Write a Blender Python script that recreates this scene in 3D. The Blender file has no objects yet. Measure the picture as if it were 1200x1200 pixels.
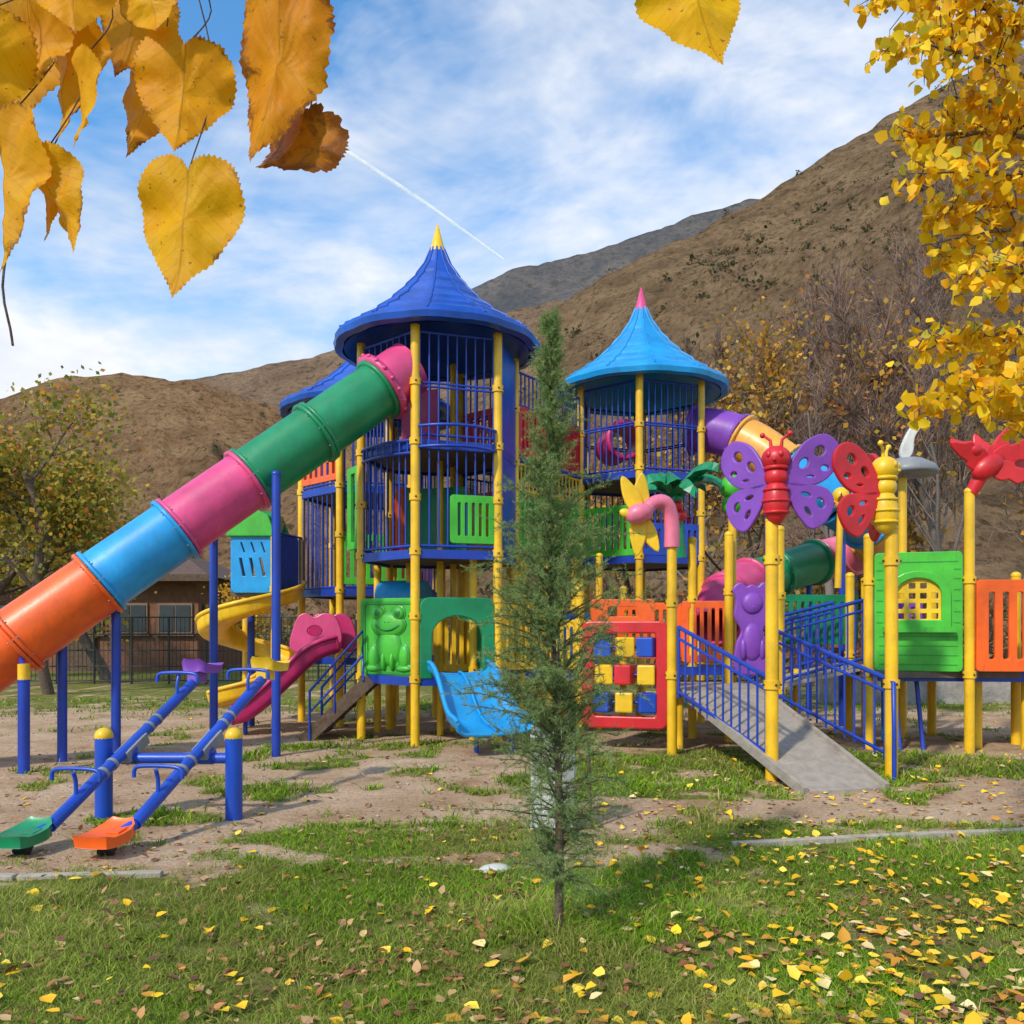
import bpy, math, random
import numpy as np
from mathutils import Vector, Matrix
SC=bpy.context.scene
rad=math.radians
rng=np.random.default_rng(7); random.seed(7)

# ------------------------------------------------------------------ materials
def nodes(name):
    m=bpy.data.materials.new(name); m.use_nodes=True
    nt=m.node_tree; nt.nodes.clear()
    out=nt.nodes.new('ShaderNodeOutputMaterial')
    return m,nt,out
def N(nt,t,**kw):
    n=nt.nodes.new(t)
    for k,v in kw.items(): setattr(n,k,v)
    return n
def noise(nt,scale,detail=4,rough=.55,vec=None,dist=0):
    n=N(nt,'ShaderNodeTexNoise'); n.inputs['Scale'].default_value=scale
    n.inputs['Detail'].default_value=detail; n.inputs['Roughness'].default_value=rough
    n.inputs['Distortion'].default_value=dist
    if vec: nt.links.new(vec,n.inputs['Vector'])
    return n.outputs['Fac']
def ramp(nt,fac,stops):
    r=N(nt,'ShaderNodeValToRGB'); e=r.color_ramp.elements
    e[0].position,e[0].color=stops[0][0],(*stops[0][1],1)
    e[1].position,e[1].color=stops[-1][0],(*stops[-1][1],1)
    for p,c in stops[1:-1]:
        k=e.new(p); k.color=(*c,1)
    nt.links.new(fac,r.inputs[0]); return r.outputs[0]
def mix(nt,fac,a,b,mode='MIX'):
    m=N(nt,'ShaderNodeMix',data_type='RGBA',blend_type=mode)
    for s,v in ((0,fac),(6,a),(7,b)):
        if isinstance(v,(int,float)): m.inputs[s].default_value=v
        elif isinstance(v,tuple): m.inputs[s].default_value=(*v,1)
        else: nt.links.new(v,m.inputs[s])
    return m.outputs[2]
def bump(nt,h,strength,dist=.01):
    b=N(nt,'ShaderNodeBump'); b.inputs['Strength'].default_value=strength; b.inputs['Distance'].default_value=dist
    nt.links.new(h,b.inputs['Height']); return b.outputs[0]
def math_(nt,op,a,b=None,clamp=False):
    m=N(nt,'ShaderNodeMath',operation=op,use_clamp=clamp)
    for i,v in enumerate((a,b)):
        if v is None: continue
        if isinstance(v,(int,float)): m.inputs[i].default_value=v
        else: nt.links.new(v,m.inputs[i])
    return m.outputs[0]
def geo(nt): return N(nt,'ShaderNodeNewGeometry').outputs['Position']

def paint(name,col,rough=.38,var=.28,coat=.15,dirt=.5):
    m,nt,out=nodes(name); p=N(nt,'ShaderNodeBsdfPrincipled')
    g=geo(nt)
    dark=tuple(c*(1-var) for c in col); lite=tuple(min(1,c*(1+var*.35)+.004) for c in col)
    c1=ramp(nt,noise(nt,2.3,4,.6,g),[(.3,dark),(.7,lite)])
    mp=N(nt,'ShaderNodeMapping'); mp.inputs['Scale'].default_value=(1,1,.3); nt.links.new(g,mp.inputs[0])
    nz=noise(nt,13,6,.75,mp.outputs[0],.6)
    d=ramp(nt,nz,[(.52,(0,0,0)),(.72,(dirt,dirt,dirt))])
    grime=tuple(c*.45+.025 for c in col)
    c2=mix(nt,d,c1,grime)
    nt.links.new(c2,p.inputs['Base Color'])
    rr=N(nt,'ShaderNodeMapRange'); nt.links.new(nz,rr.inputs[0])
    rr.inputs[3].default_value=rough-.08; rr.inputs[4].default_value=rough+.25
    nt.links.new(rr.outputs[0],p.inputs['Roughness'])
    p.inputs['Coat Weight'].default_value=coat; p.inputs['Coat Roughness'].default_value=.25
    nt.links.new(bump(nt,noise(nt,30,3,.6,g),.14,.01),p.inputs['Normal'])
    nt.links.new(p.outputs[0],out.inputs[0]); return m
def rough_mat(name,stops,scale=6,rough=.85,b=.5,bs=20,bd=.02,detail=6):
    m,nt,out=nodes(name); p=N(nt,'ShaderNodeBsdfPrincipled'); g=geo(nt)
    nt.links.new(ramp(nt,noise(nt,scale,detail,.65,g,.3),stops),p.inputs['Base Color'])
    p.inputs['Roughness'].default_value=rough
    nt.links.new(bump(nt,noise(nt,bs,5,.7,g),b,bd),p.inputs['Normal'])
    nt.links.new(p.outputs[0],out.inputs[0]); return m
def attr_mat(name,trans=.3,rough=.6,gloss=False):
    m,nt,out=nodes(name); p=N(nt,'ShaderNodeBsdfPrincipled' if gloss else 'ShaderNodeBsdfDiffuse')
    a=N(nt,'ShaderNodeAttribute',attribute_name='Col')
    nt.links.new(a.outputs['Color'],p.inputs[0])
    if gloss: p.inputs['Roughness'].default_value=rough; p.inputs['Specular IOR Level'].default_value=.3
    if trans>0:
        t=N(nt,'ShaderNodeBsdfTranslucent'); nt.links.new(a.outputs['Color'],t.inputs[0])
        mx=N(nt,'ShaderNodeMixShader'); mx.inputs[0].default_value=trans
        nt.links.new(p.outputs[0],mx.inputs[1]); nt.links.new(t.outputs[0],mx.inputs[2])
        nt.links.new(mx.outputs[0],out.inputs[0])
    else: nt.links.new(p.outputs[0],out.inputs[0])
    return m

YEL=paint('yellow_paint',(.88,.51,.008)); YEL2=paint('yellow_plastic',(.9,.55,.01),.35)
DBL=paint('navy_pipe_paint',(.006,.045,.40),.35); BLU=paint('royal_blue_plastic',(.004,.065,.48),.32)
RBL=paint('roof_royal_blue',(.002,.075,.46),.32,.35); LBL=paint('roof_light_blue',(.003,.31,.72),.32,.3)
SKB=paint('sky_blue_plastic',(.01,.34,.76),.33); GRN=paint('dark_green_plastic',(.002,.25,.095),.33)
LGR=paint('bright_green_plastic',(.06,.48,.03),.38); LGR2=paint('mid_green_plastic',(.025,.32,.03),.38); ORG=paint('orange_plastic',(.9,.12,.004),.33)
PNK=paint('pink_plastic',(.74,.065,.23),.35); LPK=paint('light_pink_plastic',(.82,.19,.3),.35)
MAG=paint('magenta_plastic',(.55,.015,.14),.36); RED=paint('red_plastic',(.64,.01,.018),.36)
PUR=paint('purple_plastic',(.22,.055,.44),.38); GRY=paint('grey_plastic',(.25,.26,.27),.5)
WHT=paint('white_plastic',(.66,.65,.6),.5); PEA=paint('apricot_plastic',(.9,.4,.05),.35)
BLK=paint('black_rubber',(.02,.02,.02),.6)
RAMPM=rough_mat('ramp_checker_sheet',[(.3,(.26,.22,.18)),(.7,(.40,.35,.29))],9,.7,.3)
DECK=rough_mat('deck_board',[(.3,(.09,.07,.05)),(.7,(.16,.11,.08))],8,.7,.3)
WOOD=rough_mat('weathered_wood',[(.3,(.06,.035,.02)),(.7,(.15,.1,.065))],14,.85,.5)
CONC=rough_mat('concrete',[(.3,(.3,.26,.21)),(.7,(.46,.41,.34))],10,.9,.5)
BARK=rough_mat('bark',[(.3,(.07,.045,.03)),(.7,(.18,.125,.09))],25,.95,.9,40)
BARKG=rough_mat('grey_bark',[(.3,(.12,.095,.08)),(.7,(.26,.21,.18))],25,.95,.9,40)
WALLM=rough_mat('brown_brick_wall',[(.3,(.15,.065,.035)),(.7,(.26,.12,.065))],5,.9,.4)
ROOFM=rough_mat('dark_roof_tiles',[(.3,(.08,.045,.035)),(.7,(.15,.09,.065))],8,.9,.4)
STONEW=rough_mat('stone_wall',[(.3,(.2,.18,.16)),(.7,(.4,.37,.34))],3.5,.9,.8,6,.05)
GLASS=paint('window_glass',(.03,.04,.045),.15,.2,.3,.1)
FRM=paint('window_frame_paint',(.2,.13,.09),.6)
FENCE=paint('fence_paint',(.02,.025,.025),.5)
LEAFM=attr_mat('leaf_surface',.42,.55,True); GRASSM=attr_mat('grass_blades',.38); NEEDLEM=attr_mat('needles',.3)
TWIGM=attr_mat('twigs',0); DRYM=attr_mat('ground_leaves',0,.7,True)

# ------------------------------------------------------------------ mesh builder
def nv(v): v=np.array(v,float); return v/ (np.linalg.norm(v)+1e-12)
def frame(d):
    d=nv(d); u=np.cross(d,(0,0,1.))
    if np.linalg.norm(u)<1e-3: u=np.array((1.,0,0))
    u=nv(u); return u,np.cross(d,u)
class MB:
    def __init__(s): s.V=[];s.F=[];s.M=[];s.S=[];s.mats=[];s.n=0
    def mi(s,m):
        if m not in s.mats: s.mats.append(m)
        return s.mats.index(m)
    def add(s,v,f,mat,smooth=False):
        v=np.asarray(v,float).reshape(-1,3); k=s.mi(mat)
        s.V.append(v); o=s.n; s.n+=len(v)
        for a in f: s.F.append(tuple(i+o for i in a)); s.M.append(k); s.S.append(smooth)
    def tube(s,pts,r,mat,n=10,caps=True,smooth=True):
        pts=np.asarray(pts,float); k=len(pts)
        r=np.full(k,r,float) if np.isscalar(r) else np.asarray(r,float)
        T=np.gradient(pts,axis=0)
        for i in range(k):
            if np.linalg.norm(T[i])<1e-9: T[i]=pts[-1]-pts[0]
        u,w=frame(T[0]); ang=np.arange(n)*2*math.pi/n
        ca,sa=np.cos(ang)[:,None],np.sin(ang)[:,None]; V=[]
        for i in range(k):
            t=nv(T[i]); u=nv(u-t*np.dot(u,t)); w=np.cross(t,u)
            V.append(pts[i]+r[i]*(ca*u+sa*w))
        V=np.concatenate(V); F=[]
        for i in range(k-1):
            for j in range(n):
                a=i*n+j;b=i*n+(j+1)%n; F.append((a,b,b+n,a+n))
        s.add(V,F,mat,smooth)
        if caps:
            s.add(V[:n],[tuple(range(n))[::-1]],mat); s.add(V[-n:],[tuple(range(n))],mat)
    def cyl(s,p,q,r,mat,n=10,r2=None,caps=True):
        p=np.array(p,float);q=np.array(q,float)
        s.tube([p,q],[r,r if r2 is None else r2],mat,n,caps)
    def box(s,c,half,mat,ax=(1,0,0),up=(0,0,1)):
        u=nv(ax); w=np.array(up,float); w=nv(w-u*np.dot(w,u)); v=np.cross(w,u); c=np.array(c,float)
        V=[c+u*half[0]*a+v*half[1]*b+w*half[2]*d for d in(-1,1) for b in(-1,1) for a in(-1,1)]
        s.add(V,[(0,2,3,1),(4,5,7,6),(0,1,5,4),(2,6,7,3),(0,4,6,2),(1,3,7,5)],mat)
    def lathe(s,prof,c,mat,n=24,smooth=True,phase=0,lob=0,lobn=8):
        V=[];c=np.array(c,float)
        for r,z in prof:
            for j in range(n):
                a=j*2*math.pi/n+phase; rr=r*(1+lob*abs(math.cos(a*lobn/2)))
                V.append((c[0]+rr*math.cos(a),c[1]+rr*math.sin(a),c[2]+z))
        F=[]
        for i in range(len(prof)-1):
            for j in range(n):
                a=i*n+j;b=i*n+(j+1)%n; F.append((a,b,b+n,a+n))
        s.add(V,F,mat,smooth)
    def ell(s,c,a,b,d,mat,n=14,m=9):
        c,a,b,d=[np.array(x,float) for x in(c,a,b,d)]; V=[];F=[]
        for i in range(m+1):
            t=math.pi*i/m
            for j in range(n):
                f=2*math.pi*j/n; V.append(c+a*math.sin(t)*math.cos(f)+b*math.sin(t)*math.sin(f)+d*math.cos(t))
        for i in range(m):
            for j in range(n):
                p=i*n+j;q=i*n+(j+1)%n; F.append((p,p+n,q+n,q))
        s.add(V,F,mat,True)
    def ball(s,c,r,mat,n=14): s.ell(c,(r,0,0),(0,r,0),(0,0,r),mat,n,9)
    def torus(s,c,axis,R,r,mat,n=24,m=8):
        u,w=frame(axis); c=np.array(c,float); t=np.linspace(0,2*math.pi,n+1)
        pts=[c+R*(math.cos(a)*u+math.sin(a)*w) for a in t]
        s.tube(pts,r,mat,m,False)
    def poly(s,spl,o,a,b,t,mat,bev=.008):
        cu=bpy.data.curves.new('tmp','CURVE'); cu.dimensions='2D'; cu.fill_mode='BOTH'
        cu.extrude=max(t/2-bev,.001); cu.bevel_depth=bev; cu.bevel_resolution=1
        for sp in spl:
            q=cu.splines.new('POLY'); q.points.add(len(sp)-1)
            for i,(x,y) in enumerate(sp): q.points[i].co=(x,y,0,1)
            q.use_cyclic_u=True
        ob=bpy.data.objects.new('tmp',cu); SC.collection.objects.link(ob); bpy.context.view_layer.update()
        me=bpy.data.meshes.new_from_object(ob.evaluated_get(bpy.context.evaluated_depsgraph_get()))
        L=np.array([v.co[:] for v in me.vertices]); a=nv(a); b=nv(b); n=np.cross(a,b); o=np.array(o,float)
        V=o+L[:,0:1]*a+L[:,1:2]*b+L[:,2:3]*n
        s.add(V,[tuple(p.vertices) for p in me.polygons],mat)
        bpy.data.objects.remove(ob); bpy.data.meshes.remove(me); bpy.data.curves.remove(cu)
    def done(s,name,parent=None,bevel=0):
        V=np.concatenate(s.V); mn,mx=V.min(0),V.max(0); c=np.array([(mn[0]+mx[0])/2,(mn[1]+mx[1])/2,mn[2]])
        me=bpy.data.meshes.new(name); me.from_pydata((V-c).tolist(),[],s.F)
        for m in s.mats: me.materials.append(m)
        me.polygons.foreach_set('material_index',s.M); me.polygons.foreach_set('use_smooth',s.S); me.update()
        ob=bpy.data.objects.new(name,me); ob.location=c
        SC.collection.objects.link(ob)
        if parent is not None:
            ob.parent=parent; ob.location=Vector(c)-parent.location
        if bevel>0:
            b=ob.modifiers.new('bevel','BEVEL'); b.width=bevel; b.segments=2; b.limit_method='ANGLE'; b.angle_limit=rad(50)
        return ob
def rr(x0,y0,x1,y1,r=.03,k=3):
    P=[]
    for cx,cy,a0 in((x1-r,y1-r,0),(x0+r,y1-r,90),(x0+r,y0+r,180),(x1-r,y0+r,270)):
        for i in range(k+1):
            a=rad(a0+90*i/k); P.append((cx+r*math.cos(a),cy+r*math.sin(a)))
    return P
def el(cx,cy,rx,ry,n=16,rot=0):
    c,s=math.cos(rot),math.sin(rot); P=[]
    for i in range(n):
        a=2*math.pi*i/n; x,y=rx*math.cos(a),ry*math.sin(a); P.append((cx+x*c-y*s,cy+x*s+y*c))
    return P
def catmull(P,k=6,closed=True):
    P=np.array(P,float); n=len(P); out=[]
    for i in range(n if closed else n-1):
        g=lambda j:P[j%n] if closed else P[min(max(j,0),n-1)]
        p0,p1,p2,p3=g(i-1),g(i),g(i+1),g(i+2)
        for t in np.arange(k)/k:
            out.append(.5*((2*p1)+(-p0+p2)*t+(2*p0-5*p1+4*p2-p3)*t*t+(-p0+3*p1-3*p2+p3)*t**3))
    if not closed: out.append(P[-1])
    return np.array(out)
def slat(B,p0,p1,z0,z1,mat,n=6,t=.05,m=.07):
    p0=np.array(p0,float);p1=np.array(p1,float);d=p1-p0;L=np.linalg.norm(d);a=(d[0]/L,d[1]/L,0);H=z1-z0
    spl=[rr(0,0,L,H,.04)]; w=(L-2*m)/n
    for i in range(n): x=m+i*w; spl.append(rr(x+w*.22,m*1.3,x+w*.78,H-m*1.3,min(.02,w*.2),2))
    B.poly(spl,(p0[0],p0[1],z0),a,(0,0,1),t,mat,.006)
def bars(B,p0,p1,z0,z1,mat,n=7,r=.013,rail=.02):
    p0=np.array(p0,float);p1=np.array(p1,float)
    for z in (z0,z1): B.cyl((*p0,z),(*p1,z),rail,mat,8)
    for i in range(n):
        q=p0+(p1-p0)*(i+.5)/n; B.cyl((*q,z0),(*q,z1),r,mat,6,caps=False)
def post(B,x,y,z1,mat=None,r=.062,collars=(),cap=True,z0=0):
    mat=mat or YEL
    B.cyl((x,y,z0-.05),(x,y,z1),r,mat,16)
    if cap: B.ell((x,y,z1),(r*1.08,0,0),(0,r*1.08,0),(0,0,r*.9),mat,14,8)
    for z in collars:
        B.cyl((x,y,z-.045),(x,y,z+.045),r*1.28,mat,16)
        B.cyl((x-r*1.5,y-.01,z),(x+r*1.5,y-.01,z),.012,BLK,6)
        B.ell((x+.3*r,y-r*1.28,z),(.014,0,0),(0,.012,0),(0,0,.014),BLK,8,5)

# ------------------------------------------------------------------ numpy noise
def vnoise(x,y,seed=0):
    xi=np.floor(x).astype(np.int64); yi=np.floor(y).astype(np.int64); xf=x-xi; yf=y-yi
    def h(a,b):
        n=(a*374761393+b*668265263+seed*1442695)&0x7fffffff; n=((n^(n>>13))*1274126177)&0x7fffffff
        return ((n^(n>>16))&0xffff)/65535.
    u=xf*xf*(3-2*xf); v=yf*yf*(3-2*yf)
    return (h(xi,yi)*(1-u)+h(xi+1,yi)*u)*(1-v)+(h(xi,yi+1)*(1-u)+h(xi+1,yi+1)*u)*v
def fbm(x,y,seed=0,o=5):
    s=0;a=.5;t=0
    for i in range(o): s=s+a*vnoise(x*2**i,y*2**i,seed+i*17); t+=a; a*=.5
    return s/t
def sst(x,a,b): t=np.clip((x-a)/(b-a),0,1); return t*t*(3-2*t)
def npmesh(name,V,F,mat,col=None,smooth=True,parent=None,center=True):
    V=np.asarray(V,np.float64); c=np.array([(V[:,0].min()+V[:,0].max())/2,(V[:,1].min()+V[:,1].max())/2,V[:,2].min()]) if center else np.zeros(3)
    me=bpy.data.meshes.new(name); me.vertices.add(len(V)); me.vertices.foreach_set('co',(V-c).astype(np.float32).ravel())
    if isinstance(F,list):
        loops=np.concatenate([f.ravel() for f in F]); cnt=np.concatenate([np.full(len(f),f.shape[1]) for f in F])
    else: loops=F.ravel(); cnt=np.full(len(F),F.shape[1])
    me.loops.add(len(loops)); me.loops.foreach_set('vertex_index',loops.astype(np.int32))
    me.polygons.add(len(cnt)); st=np.concatenate([[0],np.cumsum(cnt)[:-1]])
    me.polygons.foreach_set('loop_start',st.astype(np.int32))
    me.polygons.foreach_set('use_smooth',np.full(len(cnt),smooth))
    if col is not None:
        a=me.attributes.new('Col','FLOAT_COLOR','POINT')
        cc=np.ones((len(V),4),np.float32); cc[:,:col.shape[1]]=col; a.data.foreach_set('color',cc.ravel())
    me.update(calc_edges=True); me.validate()
    me.materials.append(mat)
    ob=bpy.data.objects.new(name,me); ob.location=c; SC.collection.objects.link(ob)
    if parent is not None: ob.parent=parent; ob.location=Vector(c)-parent.location
    return ob
LT_V=np.array([(0,0,0),(-.36,.3,.09),(0,.33,0),(.36,.3,.09),(-.27,.66,.06),(0,.68,-.02),(.27,.66,.06),(0,1,-.06)])
LT_T=np.array([(0,2,1),(0,3,2),(4,5,7),(5,6,7)]); LT_Q=np.array([(1,2,5,4),(2,3,6,5)])
def rand_frames(n,down=0.0,flat=0.0,r=rng):
    b=r.normal(size=(n,3)); b[:,2]-=down; b[:,2]*=(1-flat); b/=np.linalg.norm(b,axis=1)[:,None]
    q=r.normal(size=(n,3)); q[:,2]+=flat*12; a=np.cross(b,q); a/=np.linalg.norm(a,axis=1)[:,None]
    return a,b,np.cross(a,b)
def leaves(name,P,size,cols,parent=None,down=.6,flat=0,mat=None,simple=False,width=1.0):
    n=len(P); a,b,c=rand_frames(n,down,flat); size=np.asarray(size)[:,None,None] if not np.isscalar(size) else size
    T=LT_V.copy(); T[:,0]*=width
    if simple: T=np.array([(0,0,0),(-.4*width,.5,.05),(0,1,0),(.4*width,.5,.05)])
    k=len(T)
    curl=rng.uniform(-.5,2.6,n)[:,None] if not simple else 1.
    tz=T[None,:,2]*curl
    V=P[:,None,:]+size*(T[None,:,0:1]*a[:,None]+T[None,:,1:2]*b[:,None]+tz[:,:,None]*c[:,None])
    off=(np.arange(n)*k)[:,None,None]
    F=[(np.array([(0,3,2,1)])[None]+off).reshape(-1,4)] if simple else [(LT_T[None]+off).reshape(-1,3),(LT_Q[None]+off).reshape(-1,4)]
    return npmesh(name,V.reshape(-1,3),F,mat or LEAFM,np.repeat(cols,k,axis=0),True,parent)
def palette(n,cs,jit=.15,w=None):
    cs=np.array(cs); i=rng.choice(len(cs),n,p=w); j=rng.uniform(1-jit,1+jit,(n,1))*rng.uniform(1-jit*.4,1+jit*.4,(n,3))
    return cs[i]*j

# ------------------------------------------------------------------ ground
def dens(x,y):
    n=fbm(x*.9+3,y*.9,3); n2=fbm(x*1.5,y*1.5,8); n3=fbm(x*5,y*5,18)
    e=(n-.5)*1.6
    g=1-sst(y+e,5.4,6.3)
    g=np.maximum(g,(1-sst(((x+.75)/1.3)**2+((y-6.45)/.62)**2+e*1.2,.6,1.2)))
    g=np.maximum(g,sst(x+e,.7,1.4)*(1-sst(y+e*.5,6.7,7.0)))
    g=np.maximum(g,1-sst(((x-3.4)/2.9)**2+((y-9.9)/1.35)**2+e,.75,1.15))
    g=np.maximum(g,1-sst(((x-1.6)/1.6)**2+((y-8.8)/.9)**2+e,.6,1.1))
    g=np.maximum(g,.9*(1-sst(((x+1.6)/1.5)**2+((y-11.4)/.5)**2+e*1.5,.4,1.0)))
    g=np.maximum(g,.8*(1-sst(((x+2.3)/.8)**2+((y-9.8)/.35)**2+e*1.5,.4,1.0)))
    g=np.maximum(g,.8*(1-sst(((x+2.95)/.7)**2+((y-7.15)/.35)**2+e,.4,1.0)))
    g=np.maximum(g,.75*sst(y+e*2,15.,17.))
    g=np.maximum(g,.75*sst(fbm(x*1.9+40,y*1.9,66,4),.60,.72)*(1-.3*sst(y,12,14)))
    return np.clip(g-.7*sst(n2,.5,.7)*sst(n3,.35,.6)*sst(y,3.4,5.4)-.25*sst(n3,.55,.75),0,1)
def gz(x,y): return .05*(fbm(x*.6,y*.6,21,3)-.5)+.03*(fbm(x*2.5,y*2.5,5,4)-.5)
xs=np.concatenate([[-3000,-900,-300,-120,-60,-30],np.arange(-16,16.01,.09),[30,60,120,300,900,3000]])
ys=np.concatenate([[-300,-60,-15,-4],np.arange(0,22.01,.09),[26,32,45,80,160,400,1000,4000]])
X,Y=np.meshgrid(xs,ys); near=(np.abs(X)<16.1)&(Y>-.1)&(Y<22.1)
Z=np.where(near,gz(X,Y),0); G=np.where(near,dens(X,Y),.7)
nx,ny=len(xs),len(ys); idx=np.arange(nx*ny).reshape(ny,nx)
F=np.stack([idx[:-1,:-1],idx[:-1,1:],idx[1:,1:],idx[1:,:-1]],-1).reshape(-1,4)
m,nt,out=nodes('ground_soil_and_turf'); p=N(nt,'ShaderNodeBsdfDiffuse'); g=geo(nt)
at=N(nt,'ShaderNodeAttribute',attribute_name='Col'); sp=N(nt,'ShaderNodeSeparateColor'); nt.links.new(at.outputs[0],sp.inputs[0])
dirt=ramp(nt,noise(nt,1.0,8,.7,g,.5),[(.3,(.30,.18,.10)),(.46,(.50,.345,.22)),(.66,(.66,.49,.34))])
dirt=mix(nt,ramp(nt,noise(nt,34,5,.8,g),[(.38,(.65,.65,.65)),(.52,(0,0,0))]),dirt,(.24,.145,.08),'MIX')
turf=ramp(nt,noise(nt,5,6,.75,g,.3),[(.3,(.08,.11,.02)),(.5,(.16,.18,.04)),(.72,(.34,.26,.12))])
fac=math_(nt,'ADD',sp.outputs[0],math_(nt,'MULTIPLY',math_(nt,'SUBTRACT',noise(nt,14,6,.8,g),.5),1.3),True)
nt.links.new(mix(nt,ramp(nt,fac,[(.3,(0,0,0)),(.7,(1,1,1))]),dirt,turf),p.inputs[0])
nt.links.new(bump(nt,noise(nt,14,7,.75,g),.75,.05),p.inputs['Normal']); nt.links.new(p.outputs[0],out.inputs[0])
npmesh('ground',np.stack([X,Y,Z],-1).reshape(-1,3),F,m,np.repeat(G.reshape(-1,1),3,1),True,center=False)

def grass(name,n,y0,y1,hmin,hmax,wd,seed):
    r=np.random.default_rng(seed)
    t=r.uniform(0,1,n); y=1/((1-t)/y0+t/y1) ; x=r.uniform(-1,1,n)*(y*.63+.3)
    cl0=fbm(x*2.6,y*2.6,40,4)
    d=dens(x,y)*(.15+1.5*sst(cl0,.3,.62)); k=r.uniform(0,1,n)*.85<d; x,y=x[k],y[k]; n=len(x)
    cl=fbm(x*1.7+9,y*1.7,77,4); h=r.uniform(hmin,hmax,n)*(.3+1.35*cl)*r.choice([1,1,1,1.6],n)
    dsap=np.hypot(x-.24,y-4.44); h*=1+1.7*np.exp(-(dsap/.28)**2)
    w=wd*(y/4.5)**.6*r.uniform(.6,1.3,n); a=r.uniform(0,2*math.pi,n); ux,uy=np.cos(a),np.sin(a)
    lx,ly=r.normal(0,.75,n)*h,r.normal(0,.75,n)*h; z=gz(x,y)-.004
    P=np.stack([x,y,z],-1); U=np.stack([ux*w,uy*w,0*w],-1); L=np.stack([lx,ly,0*lx],-1); H=np.stack([0*h,0*h,h],-1)
    V=np.stack([P-U,P+U,P-U*.75+L*.3+H*.55,P+U*.75+L*.3+H*.55,P+L+H*.88],1)
    yl=sst(fbm(x*1.1,y*1.1,61,4),.42,.66)[:,None]
    c=np.array([(.17,.34,.02),(.24,.41,.03),(.34,.46,.05),(.10,.22,.016),(.55,.45,.17)])[r.choice(5,n,p=[.3,.27,.2,.12,.11])]
    c=c*(1-yl*.45)+np.array((.46,.4,.13))*yl*.45
    c=c*r.uniform(.75,1.25,(n,1))*(.6+.8*fbm(x*.8,y*.8,55,3))[:,None]
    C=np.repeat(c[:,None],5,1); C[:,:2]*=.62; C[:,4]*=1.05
    o=(np.arange(n)*5)[:,None,None]
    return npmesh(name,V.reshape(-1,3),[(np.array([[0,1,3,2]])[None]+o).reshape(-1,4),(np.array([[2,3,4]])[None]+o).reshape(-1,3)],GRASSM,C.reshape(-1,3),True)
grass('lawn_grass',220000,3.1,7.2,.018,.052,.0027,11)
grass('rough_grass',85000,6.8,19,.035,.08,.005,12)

# edging kerbs
B=MB()
for (x0,y0,x1,y1) in((-6,5.62,-4.2,5.5),(-4.2,5.5,-3.15,5.42),(-3.14,5.42,-2.25,5.5)):
    d=np.array((x1-x0,y1-y0,0)); B.box(((x0+x1)/2,(y0+y1)/2,-.004),(np.linalg.norm(d)/2-.004,.032,.035),CONC,d)
B.done('kerb_edging',bevel=.008)
B=MB()
P=[(1.6,6.2),(2.4,6.36),(3.3,6.52),(4.3,6.68),(5.6,6.9)]
for i,(a,b) in enumerate(zip(P[:-1],P[1:])):
    d=np.array((b[0]-a[0],b[1]-a[1],0)); B.box(((a[0]+b[0])/2,(a[1]+b[1])/2,.004+.003*(i%2)),(np.linalg.norm(d)/2-.006,.03,.036),CONC,d)
B.done('kerb_edging',bevel=.008)
B=MB(); B.ell((-.11,5.58,.02),(.11,.02,0),(0,.08,0),(0,0,.03),WHT,10,6); B.done('stone')
B=MB()
for i in range(500):
    y=random.uniform(5.8,13); x=random.uniform(-1,1)*y*.62
    if dens(np.array([x]),np.array([y]))[0]>.4: continue
    s=random.uniform(.006,.02); B.ell((x,y,float(gz(x,y))+s*.3),(s,0,0),(0,s*.8,0),(0,0,s*.5),CONC if i%3 else WOOD,6,4)
B.done('gravel')

# fallen leaves
n=3600; y=1/(rng.uniform(1/16.,1/3.2,n)); x=rng.uniform(-1,1,n)*(y*.63)
pr=.08+.8*sst(x/y,-.05,.45)*(.45+.9*sst(fbm(x*1.3,y*1.3,91),.35,.65)); k=rng.uniform(0,1,n)<pr*np.where(y>8,.8,1); x,y=x[k],y[k]
P=np.stack([x,y,gz(x,y)+.012+.03*dens(x,y)*rng.uniform(0,1,len(x))],-1)
leaves('fallen_yellow_leaves',P,rng.uniform(.035,.09,len(x)),palette(len(x),[(.88,.5,.015),(.9,.6,.06),(.65,.3,.03),(.8,.62,.28)],.2,[.42,.25,.18,.15]),down=0,flat=.72,width=1.15,mat=DRYM)
n=5600; y=1/(rng.uniform(1/16.,1/3.2,n)); x=rng.uniform(-1,1,n)*(y*.64)
k=rng.uniform(0,1,n)<.3+.8*sst(fbm(x*1.2,y*1.2,33),.4,.7); x,y=x[k],y[k]
P=np.stack([x,y,gz(x,y)+.008+.035*dens(x,y)*rng.uniform(0,1,len(x))],-1)
leaves('fallen_dry_leaves',P,rng.uniform(.025,.065,len(x)),palette(len(x),[(.26,.1,.04),(.38,.18,.07),(.5,.3,.14),(.15,.07,.04)],.25),down=0,flat=.7,mat=DRYM)

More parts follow.
